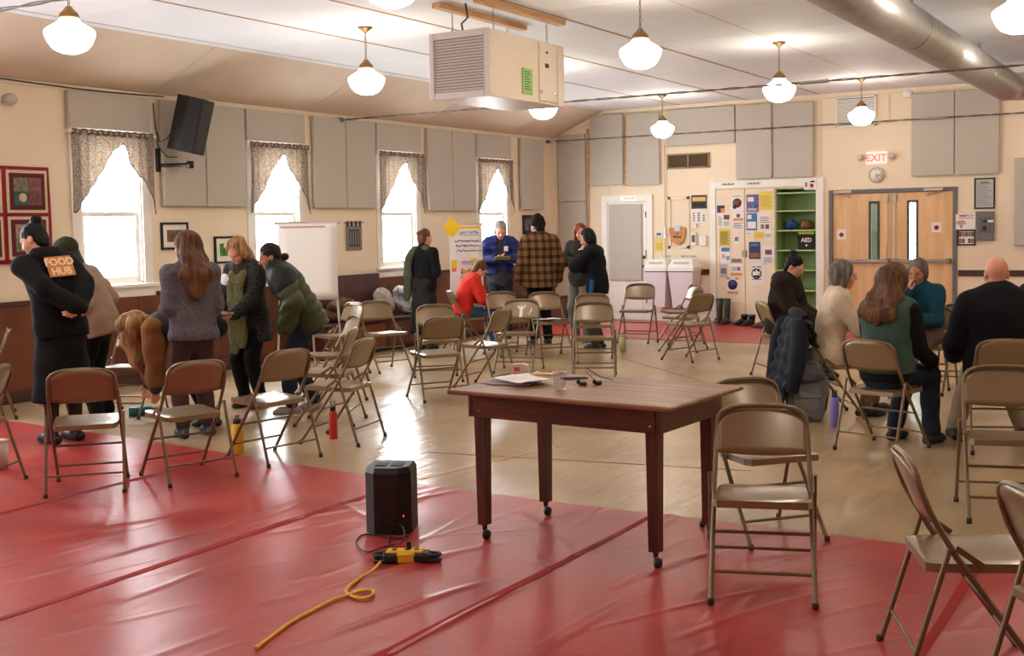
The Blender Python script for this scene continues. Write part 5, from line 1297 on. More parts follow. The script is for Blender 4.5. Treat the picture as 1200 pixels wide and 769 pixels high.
def nets(f, lo, h):
    S = f < 0; n = np.array(f.shape); m = n - 1
    acc = np.zeros((*m, 3), np.float32); cnt = np.zeros(m, np.float32)
    cor = [(i, j, k) for i in (0, 1) for j in (0, 1) for k in (0, 1)]
    sl = lambda c: tuple(slice(c[i], c[i] + m[i]) for i in range(3))
    for c in cor:
        for axn in range(3):
            if c[axn]: continue
            d = list(c); d[axn] = 1
            fa, fb = f[sl(c)], f[sl(d)]; x = (fa < 0) != (fb < 0)
            t = np.where(x, fa / (fa - fb + 1e-12), 0)
            for q in range(3): acc[..., q] += np.where(x, c[q] + (t if q == axn else 0), 0)
            cnt += x
    act = cnt > 0; idx = -np.ones(m, int); idx[act] = np.arange(act.sum())
    pos = np.argwhere(act) + acc[act] / cnt[act][:, None]
    V = lo + pos * h; Fs = []
    for axn in range(3):
        u, v = (axn + 1) % 3, (axn + 2) % 3
        a = [slice(None)] * 3; b = [slice(None)] * 3; a[axn] = slice(0, -1); b[axn] = slice(1, None)
        x = S[tuple(a)] != S[tuple(b)]; ii = np.argwhere(x)
        ii = ii[(ii[:, u] > 0) & (ii[:, v] > 0) & (ii[:, u] < m[u]) & (ii[:, v] < m[v])]
        if not len(ii): continue
        eu = np.zeros(3, int); eu[u] = 1; ev = np.zeros(3, int); ev[v] = 1
        g = lambda w: idx[w[:, 0], w[:, 1], w[:, 2]]
        q = np.stack([g(ii - eu - ev), g(ii - ev), g(ii), g(ii - eu)], 1)
        fl = ~S[ii[:, 0], ii[:, 1], ii[:, 2]]; q[fl] = q[fl][:, ::-1]
        Fs.append(q[(q >= 0).all(1)])
    return V, np.concatenate(Fs) if Fs else np.zeros((0, 4), int)
def skin_obj(name, parts, m_, parent):
    """one mesh from one or more skins"""
    vs, fs, o = [], [], 0
    for V, Q in parts: vs.append(V); fs.append(Q + o); o += len(V)
    V = np.concatenate(vs); Q = np.concatenate(fs)
    me = bpy.data.meshes.new(name); me.from_pydata(V.tolist(), [], Q.tolist()); me.update()
    me.polygons.foreach_set('use_smooth', [True] * len(me.polygons)); me.materials.append(m_)
    return link_mesh(name, me, parent)

def ik(a, b, l1, l2, hint):
    d = b - a; L = np.linalg.norm(d); Lc = min(max(L, abs(l1 - l2) + .02), (l1 + l2) * .999)
    u = nrm(d); b = a + u * Lc
    x = (l1 * l1 - l2 * l2 + Lc * Lc) / (2 * Lc); y = math.sqrt(max(l1 * l1 - x * x, 0))
    hn = nrm(hint - u * (hint @ u)); return a + u * x + hn * y, b

def skeleton(h=1.7, pz=None, py=0.0, bend=0.0, bend2=None, side=0.0, twist=0.0, hp=0.0, hy=0.0, hr=0.0, la=None, ra=None, lf=None, rf=None,
             le=(-.3, -1, -.2), re=(.3, -1, -.2), lk=(0, 1, 0), rk=(0, 1, 0), wide=1.0, shrug=0.0):
    """joints of a figure standing at the origin and facing +Y; angles in degrees, hands and feet as points"""
    u = h / 1.75; J = {'u': u, 'wide': wide}
    pz = .95 * u if pz is None else pz
    P = V3(0, py, pz); b1 = math.radians(bend); b2 = math.radians(bend if bend2 is None else bend2); sd = math.radians(side); tw = math.radians(twist)
    R1 = rotz(tw * .4) @ roty(sd * .6) @ rotx(-b1); R2 = rotz(tw) @ roty(sd) @ rotx(-b2)
    J['pel'] = P; J['R1'] = R1; J['R2'] = R2
    J['waist'] = P + R1 @ V3(0, 0, .17 * u); J['chest'] = J['waist'] + R2 @ V3(0, .0, .18 * u); J['neck'] = J['chest'] + R2 @ V3(0, -.012, .15 * u)
    sw = .178 * u * (1 + (wide - 1) * .5)
    J['sl'] = J['chest'] + R2 @ V3(-sw, -.005, .085 * u + shrug); J['sr'] = J['chest'] + R2 @ V3(sw, -.005, .085 * u + shrug)
    Rp = rotz(tw * .0)
    J['hl'] = P + V3(-.09 * u, 0, -.03 * u); J['hr'] = P + V3(.09 * u, 0, -.03 * u)
    RH = R2 @ rotx(b2 * .55) if abs(b2) > .2 else R2
    Rh = RH @ rotz(math.radians(hy)) @ roty(math.radians(hr)) @ rotx(-math.radians(hp))
    J['Rh'] = Rh; J['head'] = J['neck'] + RH @ V3(0, .015, .075 * u) + Rh @ V3(0, .022, .075 * u)
    for s, tgt, hint, sh in (('l', la, le, 'sl'), ('r', ra, re, 'sr')):
        sg = -1 if s == 'l' else 1
        if tgt is None: tgt = J[sh] + V3(sg * .05, .03, -.54 * u)
        J['e' + s], J['w' + s] = ik(J[sh], V3(*tgt), .285 * u, .25 * u, V3(*hint))
    for s, tgt, hint, hp_ in (('l', lf, lk, 'hl'), ('r', rf, rk, 'hr')):
        sg = -1 if s == 'l' else 1
        if tgt is None: tgt = (sg * .10, 0, .085 * u)
        J['k' + s], J['a' + s] = ik(J[hp_], V3(*tgt), .43 * u, .43 * u, V3(*hint))
    return J

def add_torso(F, J, o=0.0, dep=1.0, to='pel'):
    u = J['u']; w_ = J['wide']; f1, f2 = J['R1'] @ V3(0, 1, 0), J['R2'] @ V3(0, 1, 0)
    fs = 1.38 / dep
    F.cone(J['pel'] - J['R1'] @ V3(0, 0, .02), J['waist'], (.165 * w_) * u + o, (.142 * w_) * u + o, .05, f1, fs)
    F.cone(J['waist'], J['chest'], (.142 * w_) * u + o, (.160 * w_) * u + o, .05, f2, fs)
    F.cone(J['chest'], J['chest'] + J['R2'] @ V3(0, 0, .075 * u), (.160 * w_) * u + o, (.115 * w_) * u + o, .05, f2, fs)
    F.cone(J['sl'] + J['R2'] @ V3(.03, 0, -.01), J['sr'] + J['R2'] @ V3(-.03, 0, -.01), .062 * u + o, .062 * u + o, .05)
def hand_field(w, d, n, u, curl, thumb_side, spread=0.0, point=False):
    """palm and five fingers; d along the hand, n out of the palm, thumb on thumb_side"""
    d = nrm(d); n = nrm(n - d * (n @ d)); sd = np.cross(d, n) * thumb_side
    F = Field(.008); q = u * .95
    for i, off in enumerate((.030, .010, -.010, -.029)):
        base = w + sd * off * .6 * q; kn = w + d * (.088 - .004 * abs(i - 1)) * q + sd * off * q
        F.cone(base, kn, .015 * q, .0115 * q, .012)
        L = (.042, .047, .043, .033)[i] * q; c = curl * (1 + .1 * i); p = kn; ang = 0
        for j, (lm, r0, r1) in enumerate(((1.0, .0105, .0095), (.7, .0095, .0085), (.55, .0085, .007))):
            ang += c * (.75, .9, .7)[j]; dd = d * math.cos(ang) + n * math.sin(ang) + sd * spread * off * 4; e = p + dd * L * lm
            F.cone(p, e, r0 * q, r1 * q, .004); p = e
    t0 = w + d * .025 * q + sd * .028 * q; t1 = t0 + (d * .6 + sd * .6 + n * .3) * .04 * q; t2 = t1 + (d * .85 + sd * .1 + n * .35) * .034 * q; t3 = t2 + (d * .9 - sd * .1 + n * .3) * .026 * q
    F.chain([t0, t1, t2, t3], [.016 * q, .0125 * q, .0105 * q, .008 * q], .006)
    return F
def head_field(J):
    u = J['u']; H = J['head']; R = J['Rh']; q = u * 1.0
    L = lambda x, y, z: H + R @ (V3(x, y, z) * q)
    F = Field(.018)
    F.ell(L(0, -.008, .03), V3(.075, .094, .09) * q, R, .03).ell(L(0, .018, -.035), V3(.060, .074, .088) * q, R, .03)
    F.ell(L(0, .058, -.098), V3(.026, .024, .022) * q, R, .03)
    F.cone(L(0, .088, .012), L(0, .108, -.026), .008 * q, .0135 * q, .014)
    F.cone(L(-.014, .096, -.032), L(.014, .096, -.032), .008 * q, .008 * q, .008)
    F.cone(L(-.04, .076, .022), L(.04, .076, .022), .012 * q, .012 * q, .018)
    for s in (-1, 1):
        F.ell(L(s * .031, .098, .002), V3(.016, .014, .010) * q, R, .010, True)
        F.ell(L(s * .076, -.012, -.012), V3(.010, .020, .031) * q, R, .008)
        F.ell(L(s * .042, .055, -.035), V3(.022, .022, .022) * q, R, .03)
    F.cone(L(-.020, .084, -.060), L(.020, .084, -.060), .0065 * q, .0065 * q, .006)
    F.cone(L(-.018, .083, -.072), L(.018, .083, -.072), .0075 * q, .0075 * q, .006)
    F.cone(J['neck'] - J['R2'] @ V3(0, 0, .03), L(0, -.015, -.06), .056 * q, .050 * q, .03)
    return F
SKIN = lambda nm, c: mat('skin ' + nm, c, .5, noise=.05, nscale=14, spec=.35)
M_skin = SKIN('light', srgb(206, 150, 124)); M_skin2 = SKIN('tan', srgb(178, 122, 92)); M_skin3 = SKIN('rosy', srgb(212, 146, 122))
M_eye = mat('eye dark', srgb(40, 30, 26), .25); M_lip = mat('lip tone', srgb(160, 88, 78), .5)
def cloth(nm, c, **k): return mat('cloth ' + nm, c, k.pop('rough', .9), noise=k.pop('noise', .14), nscale=k.pop('nscale', 12), bump=k.pop('bump', .25), bscale=k.pop('bscale', 90), spec=.25, **k)
def hairm(nm, c, c2): return mat('hair ' + nm, c, .55, col2=c2, nscale=26, stretch=(1, 1, .12), bump=.5, bscale=55, spec=.2)
def folds(seed, amp=.006):
    r = random.Random(seed); a, b, c, d = [r.uniform(0, 6.28) for _ in range(4)]
    return lambda X, Y, Z: amp * (np.sin(23 * Z + 9 * X + a + 2 * np.sin(7 * X + b)) * .6 + np.sin(31 * X - 13 * Z + 11 * Y + c) * .5 + np.sin(17 * Y + 37 * Z + d) * .35)

def person(px, a, lab, pose, skin, top, bottom, shoes, hair, grp, pos=None, sleeve=1.0, top_len=.02, tight=.014, flare=0.0, hand_n=None, curl=(.5, .5), hand_d=None,
           neckline=.055, quilt=0.0, trouser=.012, skirt=None, glasses=False, bare_hands=True, z=0.0, dep=1.0, hem=None):
    p = (Vector((*pos, 0)) if pos else G(*px)); J = skeleton(**pose); u = J['u']
    t = thing('person', lab, 'person', (p.x, p.y, z), heading(p.x, p.y, a), grp)
    # --- body: one skin
    B = Field(.03); add_torso(B, J, -.012)
    for s in 'lr':
        B.chain([J['s' + s], J['e' + s], J['w' + s]], [.05 * u, .040 * u, .027 * u], .02)
        B.chain([J['h' + s], J['k' + s], J['a' + s]], [.080 * u, .052 * u, .036 * u], .03)
    parts = [B.mesh(.016), head_field(J).mesh(.0075)]
    for i, s in enumerate('lr'):
        d = J['w' + s] - J['e' + s] if not (hand_d and hand_d[i]) else V3(*hand_d[i])
        n = V3(*(hand_n[i])) if hand_n and hand_n[i] else V3((1 if s == 'l' else -1), .2, 0)
        dn = nrm(d); sdv = np.cross(dn, nrm(n - dn * (n @ dn)))
        fwd = V3(0, 1, .3); th = 1 if sdv @ fwd > 0 else -1
        if bare_hands is True or bare_hands == s: parts.append(hand_field(J['w' + s], d, n, u, curl[i], th).mesh(.0055))
    skin_obj('body', parts, skin, t)
    # --- face
    H, R = J['head'], J['Rh']; L = lambda x, y, zz: H + R @ (V3(x, y, zz) * u)
    for s in (-1, 1):
        e = Field(.004).ell(L(s * .031, .080, .001), V3(.013, .008, .0075) * u, R); skin_obj('eye', [e.mesh(.004)], M_eye, t)
        br = Field(.004).cone(L(s * .016, .090, .020), L(s * .048, .080, .022), .004 * u, .003 * u); skin_obj('eyebrow', [br.mesh(.004)], hair['m'] if hair else M_eye, t)
    lp = Field(.004).cone(L(-.017, .0895, -.064), L(.017, .0895, -.064), .0045 * u, .0045 * u); skin_obj('lips', [lp.mesh(.004)], M_lip, t)
    if glasses:
        g = MB()
        for s in (-1, 1):
            g.tube([tuple(L(s * .033 + .022 * math.cos(k * PI / 8), .104, .0 + .019 * math.sin(k * PI / 8))) for k in range(17)], .0018, 5, False)
            g.tube([tuple(L(s * .055, .103, .006)), tuple(L(s * .078, .05, .006)), tuple(L(s * .08, -.02, .0))], .0018, 5)
        g.tube([tuple(L(-.011, .105, .003)), tuple(L(.011, .105, .003))], .0018, 5); g.build('glasses', M_steel, t)
    # --- upper garment
    if top:
        Tm, seed = top; T_ = Field(.035); add_torso(T_, J, tight, dep)
        if top_len:
            lo = J['pel'] - J['R1'] @ V3(0, 0, top_len); T_.cone(J['pel'], lo, .168 * J['wide'] * u + tight, .172 * J['wide'] * u + tight + flare, .04, J['R1'] @ V3(0, 1, 0), 1.32 / dep)
        for s in 'lr':
            w_ = J['e' + s] + (J['w' + s] - J['e' + s]) * min(sleeve, 1.0)
            T_.chain([J['s' + s], J['e' + s], w_], [.056 * u + tight, .047 * u + tight, .036 * u + tight], .025)
            d = J['w' + s] - J['e' + s]; 
        T_.cone(J['neck'] - J['R2'] @ V3(0, 0, .02), J['neck'] + J['R2'] @ V3(0, .0, .012), neckline * u + .012, neckline * u + .008, .03)
        T_.ripple = folds(seed) if not quilt else (lambda X, Y, Z, f_=folds(seed, .004), a_=J['R2'] @ V3(0, 0, 1): f_(X, Y, Z) + quilt * np.abs(np.sin(34 * (X * a_[0] + Y * a_[1] + Z * a_[2]))) * -1 + quilt * .5)
        if hem is not None: T_.cut(J['pel'] - J['R1'] @ V3(0, 0, hem), -(J['R1'] @ V3(0, 0, 1)))
        else: T_.cut(J['pel'] - J['R1'] @ V3(0, 0, top_len + .06), -(J['R1'] @ V3(0, 0, 1)))
        skin_obj('upper_garment', [T_.mesh(.014)], Tm, t)
    # --- lower garment
    if bottom:
        Bm, seed = bottom; K = Field(.03)
        K.cone(J['hl'], J['hr'], .088 * u + trouser, .088 * u + trouser, .03); K.cone(J['pel'] - J['R1'] @ V3(0, 0, .03), J['pel'] + J['R1'] @ V3(0, 0, .06), .162 * u * J['wide'] + trouser * .4, .150 * u * J['wide'] + trouser * .4, .03, J['R1'] @ V3(0, 1, 0), 1.36)
        if skirt is None:
            for s in 'lr':
                an = J['a' + s] + (J['k' + s] - J['a' + s]) * .06
                K.chain([J['h' + s], J['k' + s], an], [.086 * u + trouser, .064 * u + trouser, .047 * u + trouser * 1.4], .03)
        else:
            zb, rb = skirt; m = (J['al'] + J['ar']) / 2; c0 = J['pel']; c1 = V3(m[0], m[1], zb)
            K.cone(c0, c1, .16 * u + trouser, rb, .05, V3(0, 1, 0), 1.15); K.cut((0, 0, zb), (0, 0, -1))
        K.ripple = folds(seed, .005); skin_obj('lower_garment', [K.mesh(.015)], Bm, t)
    # --- shoes
    if shoes:
        for s in 'lr':
            A = J['a' + s]; kd = J['k' + s] - J['h' + s]; fd = nrm(V3(J['k' + s][0] - J['h' + s][0], J['k' + s][1] - J['h' + s][1], 0)) if np.hypot(kd[0], kd[1]) > .15 else V3(0, 1, 0)
            if abs(fd[0]) > .9: fd = nrm(fd + V3(0, .5, 0))
            S_ = Field(.02); z0 = A[2] - .085 * u
            S_.cone(A + V3(0, 0, -.01), A + V3(0, 0, .03), .046 * u, .046 * u); b = V3(A[0], A[1], z0 + .036 * u)
            S_.cone(b - fd * .055 * u, b + fd * .10 * u, .036 * u, .040 * u, .03); S_.cone(b + fd * .10 * u, b + fd * .155 * u + V3(0, 0, -.008), .040 * u, .028 * u, .03)
            S_.cut((0, 0, z0 + .001), (0, 0, -1)); skin_obj('shoe', [S_.mesh(.010)], shoes, t)
    # --- hair
    if hair:
        hf = Field(.025); st = hair['style']; q = u
        vol = hair.get('vol', 1.0)
        hf.ell(L(0, -.018, .038), (V3(.080, .097, .092) if st == 'bun' else V3(.086, .100, .095)) * q * vol, R, .02)
        if st in ('short', 'bun'):
            hf.ell(L(0, -.058, -.02), V3(.071, .052, .090) * q * vol, R, .02)
            for s in (-1, 1): hf.ell(L(s * .088, .050, -.060), V3(.036, .047, .055) * q, R, .01, True)
        else: hf.ell(L(0, -.045, -.01), V3(.080, .070, .085) * q * vol, R, .02)
        if st in ('bob', 'long', 'curly'):
            for s in (-1, 1): hf.cone(L(s * .068, .01, .03), L(s * .072, -.005, hair.get('len', -.12)), .030 * q * vol, .026 * q * vol, .02)
            hf.cone(L(0, -.06, .0), L(0, -.065, hair.get('len', -.12)), .072 * q * vol, .066 * q * vol, .03, R @ V3(0, 1, 0), 1.6)
        if st == 'long' and 'drop' in hair:
            for dx_, ex in ((-.062, .03), (0, 0), (.062, .05)):
                pts = [L(dx_ * .8, -.06, -.02), L(dx_ * 1.3, -.08, -.13), J['chest'] + J['R2'] @ V3(dx_ * 1.25, -.150 * u, .05), J['chest'] + J['R2'] @ V3(dx_ * .95 + .01, -.158 * u, hair['drop'] + ex)]
                hf.chain(pts, [.06 * q * vol, .058 * q * vol, .056 * q * vol, .026 * q], .02, J['R2'] @ V3(0, 1, 0), 1.35)
        if 'hang' in hair: hf.chain([L(*w_) for w_ in hair['hang']], hair['hr'], .03)
        if st == 'bun' or 'bun' in hair: hf.ell(L(*hair.get('bun', (0, -.08, .11))), V3(.046, .046, .040) * q, R, .008)
        # the face stays free
        hf.ell(L(0, .107, -.020), V3(.072, .085, .100) * q, R, .010, True)
        if 'cutz' in hair: hf.cut(L(0, 0, hair['cutz']), -(R @ V3(0, 0, 1)))
        s0 = hair.get('seed', 1)
        ff = folds(s0, hair.get('rough', .004)); Ri = R
        hf.ripple = lambda X, Y, Z, ff=ff, Ri=Ri: ff(X, Y, Z) + .0022 * np.sin(230 * (X * Ri[0, 0] + Y * Ri[1, 0] + Z * Ri[2, 0]) + 40 * Z + 3 * np.sin(30 * Z))
        skin_obj('hair', [hf.mesh(.0085)], hair['m'], t)
    t_J[t.name] = J
    return t, J
t_J = {}
def garment(t, name, F, m_, h=.012): return skin_obj(name, [F.mesh(h)], m_, t)
def w2(J, a): return tuple(J[a])

H_dark = hairm('dark brown', srgb(26, 18, 15), srgb(46, 32, 26)); H_black = hairm('black', srgb(10, 9, 9), srgb(24, 20, 19)); H_grey = hairm('grey', srgb(110, 104, 98), srgb(160, 152, 144))
H_brown = hairm('brown', srgb(70, 44, 28), srgb(110, 74, 46)); H_blond = hairm('dark blond', srgb(120, 82, 48), srgb(176, 134, 86)); H_red = hairm('auburn', srgb(106, 52, 24), srgb(150, 82, 40)); H_gbrown = hairm('grey brown', srgb(88, 78, 69), srgb(124, 112, 101))
GL, GW, GR = 'people gathered by the windows', 'people standing by the flip chart', 'people seated in the discussion circle'
C_black = cloth('black', srgb(13, 12, 13)); C_navyk = cloth('navy knit', srgb(12, 13, 19), nscale=30); C_jean = cloth('dark denim', srgb(34, 40, 54), nscale=30); C_jean2 = cloth('blue denim', srgb(62, 84, 116), nscale=30)
S_black = mat('black shoe', srgb(20, 19, 20), .5); S_grey = mat('grey shoe', srgb(150, 140, 134), .6); S_teal = mat('dark teal shoe', srgb(22, 52, 54), .6)

# P1 woman in a long black dress, hands clasped behind her back
t, J = person((76, 519), -30, 'person in long black dress bending forward, hands clasped behind back, orange print on back', dict(h=1.82, bend=12, bend2=24, side=-3, hp=16, hy=30, la=(-.02, -.255, 1.10), ra=(.03, -.245, 1.09), le=(-1, -.35, .1), re=(1, -.35, .1)),
              M_skin, (C_black, 1), (C_black, 2), None, dict(m=H_black, style='bun', bun=(0, -.085, .12), seed=4), GL, top_len=.10, tight=.03, skirt=(.34, .24), hand_n=((0, 1, 0), (0, 1, 0)), hand_d=((.8, -.2, -.5), (-.8, -.2, -.5)), curl=(.9, .9))
for s in 'lr':
    A = J['a' + s]; F_ = Field(.02); F_.chain([A + V3(0, 0, .26), A + V3(0, 0, .02)], [.058, .05]); F_.cone(V3(A[0], A[1] - .05, .045), V3(A[0], A[1] + .12, .04), .044, .042).cone(V3(A[0], A[1] + .12, .04), V3(A[0], A[1] + .18, .03), .042, .03); F_.cut((0, 0, .005), (0, 0, -1)); garment(t, 'boot', F_, S_black)
hd = Field(.03); R2 = J['R2']; hd.cone(J['neck'] + R2 @ V3(-.08, -.05, .0), J['neck'] + R2 @ V3(.08, -.05, .0), .055, .055).ell(J['neck'] + R2 @ V3(0, -.09, -.04), (.12, .06, .075), R2); garment(t, 'hood', hd, C_black)
ct = J['chest'] + R2 @ V3(.02, -.168, .00)
def back_frame_mat(J, c): 
    R2 = J['R2']; x = R2 @ V3(1, 0, 0); y = R2 @ V3(0, 0, 1); return frame_mat(c, x, y)
pr = MB().bb((-.11, -.085, -.004), (.11, .085, .0), .001).build('orange_print', mat('orange back print', srgb(196, 128, 66), .8), t); pr.matrix_local = back_frame_mat(J, ct)
text('lettering', 'FOOD', .085, mat('cream lettering', srgb(236, 206, 168), .8), t, back_frame_mat(J, ct + R2 @ V3(0, -.002, .035)), .0006, bold=.003); text('lettering', 'HUB', .085, mat('cream lettering', (0, 0, 0)), t, back_frame_mat(J, ct + R2 @ V3(.0, -.002, -.045)), .0006, bold=.003)
# P2 beige sweater, green beanie
t, J = person(None, -62, 'person in beige sweater, dark trousers and olive knit hat leaning forward', dict(h=1.68, bend=16, bend2=30, hp=14, la=(-.15, .24, .98), ra=(.16, .22, .98)), M_skin, (cloth('beige knit', srgb(150, 124, 106)), 3), (C_black, 4), S_black,
              dict(m=H_dark, style='long', len=-.2, seed=9), GL, pos=(-8.34, 6.80), top_len=.10, tight=.034)
F_ = Field(.02); L = lambda x, y, z_: J['head'] + J['Rh'] @ V3(x, y, z_); F_.ell(L(0, -.02, .055), (.10, .112, .10), J['Rh']); F_.cut(L(0, 0, .015), -(J['Rh'] @ V3(0, -.25, 1))); F_.ripple = lambda X, Y, Z: .003 * np.sin(150 * X); garment(t, 'knit_hat', F_, cloth('olive knit', srgb(46, 50, 34), nscale=30))
# P3 bending right down towards the teal bottle
t, J = person(None, -80, 'person bent double, blond hair hanging down, reaching for the teal bottle', dict(h=1.66, pz=.86, bend=72, bend2=104, hp=40, ra=(.08, .56, .10), la=(-.14, .40, .34), re=(.3, -.3, .6), le=(-.3, -.3, .6), lf=(-.1, -.05, .085), rf=(.1, .0, .085)), M_skin, (cloth('slate grey knit', srgb(52, 56, 60)), 5), (C_black, 6), S_black,
              dict(m=H_blond, style='long', len=-.1, seed=3, hang=[(0, -.02, .05), (.0, .0, .08)], hr=[.08, .075]), GL, pos=(-7.36, 7.09), top_len=.04, tight=.022)
F_ = Field(.03); hc = J['head']; F_.chain([hc + V3(0, -.02, .04), hc + V3(.02, .02, -.10), hc + V3(.03, -.03, -.30), hc + V3(.02, -.05, -.40)], [.105, .10, .075, .03]); F_.ripple = folds(9, .008); garment(t, 'hanging_hair', F_, H_blond)
F_ = Field(.02); F_.chain([J['sr'], J['er'], J['er'] + (J['wr'] - J['er']) * .7], [.098, .088, .084]); F_.chain([J['sl'], J['el'], J['el'] + (J['wl'] - J['el']) * .7], [.095, .085, .08]); F_.ripple = folds(3, .008); garment(t, 'brown_shawl', F_, cloth('golden brown wool', srgb(128, 84, 44)))
# P4 grey sweater, long hair
t, J = person((231, 512), -18, 'person in grey sweater seen from behind, long brown hair, maroon-brown trousers', dict(h=1.68, bend=3, hy=35, hp=4, la=(-.15, .22, 1.02), ra=(.15, .24, 1.04), le=(-.2, -1, -.4), re=(.2, -1, -.4), lf=(-.11, 0, .085), rf=(.11, .02, .085)), M_skin, (cloth('grey marl knit', srgb(92, 86, 92), nscale=40, noise=.25), 7), (cloth('brown trousers', srgb(66, 46, 44)), 8), S_teal,
              dict(m=H_brown, style='long', len=-.12, drop=-.12, seed=6, vol=1.1, rough=.008), GL, top_len=.07, tight=.020, flare=.018)
# P5 speckled cardigan, green scarf
t, J = person((297, 477), -136, 'person in speckled black cardigan and long olive scarf, looking down at papers', dict(h=1.63, bend=4, bend2=10, hp=26, la=(-.10, .30, .91), ra=(.16, .29, .90)), M_skin3, (cloth('speckled black knit', srgb(24, 23, 24), col2=srgb(64, 60, 58), nscale=70), 9), (C_black, 10), mat('green shoe', srgb(60, 74, 56), .6),
              dict(m=H_blond, style='curly', len=-.13, seed=2, vol=1.12, rough=.013), GL, top_len=.20, tight=.03, hand_n=((.3, 0, 1), (-.3, 0, 1)), curl=(.35, .35), flare=.02)
F_ = Field(.02); R2 = J['R2']; N_ = J['neck']; F_.cone(N_ + R2 @ V3(-.07, -.02, 0), N_ + R2 @ V3(.07, -.02, 0), .042, .042)
for sx, zb in ((-.055, .62), (.05, .56)): F_.chain([N_ + R2 @ V3(sx * 1.3, .03, .02), N_ + R2 @ V3(sx, .09, -.05), J['chest'] + R2 @ V3(sx, .155, .0), J['waist'] + V3(sx, .165, -.05), V3(sx, .17, zb)], [.045, .05, .058, .06, .058], .02, V3(0, 1, 0), 2.2)
F_.ripple = folds(12, .004); garment(t, 'scarf', F_, cloth('olive scarf', srgb(98, 92, 58), noise=.3, nscale=40))
MB().lathe([(0, 0), (.055, 0), (.055, .004), (0, .004)], tuple(J['chest'] + R2 @ V3(.09, .178, .03)), 14, 'y').build('round_badge', M_paper, t)
pw = Matrix.Translation(t.location) @ Matrix.Rotation(t.rotation_euler[2], 4, 'Z'); hm = pw @ Vector((J['wl'] + J['wr']) / 2)
o = MB().grid(lambda u, v: ((u - .5) * .30, (v - .5) * .22, .003 * math.sin(u * 6)), 6, 6, True, (0, 0, .004)).build('paper_sheet', M_paper, fix=True); hf_ = pw @ Vector(((J['wl'][0] + J['wr'][0]) / 2 - .02, J['wl'][1] + .13, J['wl'][2] + .012)); o.location = hf_; o.rotation_euler = (.25, 0, t.rotation_euler[2]); tag(o, 'white papers held by the person in the speckled cardigan', 'paper')
# P6 olive puffer jacket
M_puff = cloth('olive puffer', srgb(62, 66, 34), rough=.55)
t, J = person((350, 484), -92, 'person in olive puffer jacket leaning forward, hands in pockets, dark tied hair', dict(h=1.66, py=-.10, pz=.88, bend=26, bend2=34, hp=4, la=(-.24, .10, .80), ra=(.24, .10, .80), le=(-1, -.8, 0), re=(1, -.8, 0), lf=(-.11, .06, .085), rf=(.11, -.16, .085)), M_skin2, (M_puff, 13), (C_jean, 14), S_grey,
              dict(m=H_dark, style='short', bun=(0, -.13, -.05), seed=8, cutz=-.09), GL, top_len=.08, tight=.045, bare_hands=False, quilt=.016)
R2 = J['R2']; F_ = Field(.03)
add_torso(F_, J, .056); F_.cone(J['sl'], J['sl'] + (J['el'] - J['sl']) * .35, .112, .108); F_.cone(J['sr'], J['sr'] + (J['er'] - J['sr']) * .35, .112, .108); F_.cone(J['neck'] + R2 @ V3(0, .0, -.02), J['neck'] + R2 @ V3(0, .005, .07), .095, .085); F_.cut(J['chest'] + R2 @ V3(0, 0, -.01), -(R2 @ V3(0, 0, 1))); garment(t, 'dark_yoke', F_, cloth('dark green yoke', srgb(28, 32, 24), rough=.6))
# P7 black top, scarf over shoulder
t, J = person(None, 35, 'person in black top and long skirt with green scarf over one shoulder, seen from behind', dict(h=1.66, bend=2, hy=-20, la=(-.06, .20, 1.06), ra=(.08, .22, 1.06), le=(-.4, -.5, -1), re=(.4, -.5, -1)), M_skin, (C_black, 15), (cloth('charcoal', srgb(34, 34, 34)), 16), S_black,
              dict(m=H_brown, style='short', bun=(0, -.1, .06), seed=5), GW, pos=(-9.12, 12.75), top_len=.05, tight=.016, skirt=(.22, .20))
F_ = Field(.02); R2 = J['R2']; F_.cone(J['neck'] + R2 @ V3(-.08, -.03, -.01), J['neck'] + R2 @ V3(.08, -.03, -.01), .045, .045); F_.chain([J['neck'] + R2 @ V3(-.10, -.06, -.02), J['chest'] + R2 @ V3(-.15, -.13, .0), J['waist'] + V3(-.17, -.13, -.05), V3(-.19, -.12, .72)], [.05, .06, .06, .055], .02, V3(0, 1, 0), 1.6); F_.ripple = folds(4, .005); garment(t, 'scarf', F_, cloth('grey green scarf', srgb(74, 76, 60)))
# P8 red sweater, seated
c = CH['c10']
t, J = person(None, 78, 'person in bright red sweater sitting hunched over, hair in a bun', dict(h=1.55, pz=.565, py=-.06, bend=14, bend2=28, hp=28, la=(-.10, .34, .62), ra=(.10, .36, .62), lf=(-.12, .42, .08), rf=(.12, .36, .08), le=(-.6, -.6, -.3), re=(.6, -.6, -.3)), M_skin, (cloth('red fleece', srgb(200, 44, 34)), 17), (C_jean2, 18), mat('pale shoe', srgb(190, 184, 178), .6),
              dict(m=H_brown, style='short', bun=(0, -.02, .135), seed=7), GW, pos=(c.location.x, c.location.y), top_len=.03, tight=.035)
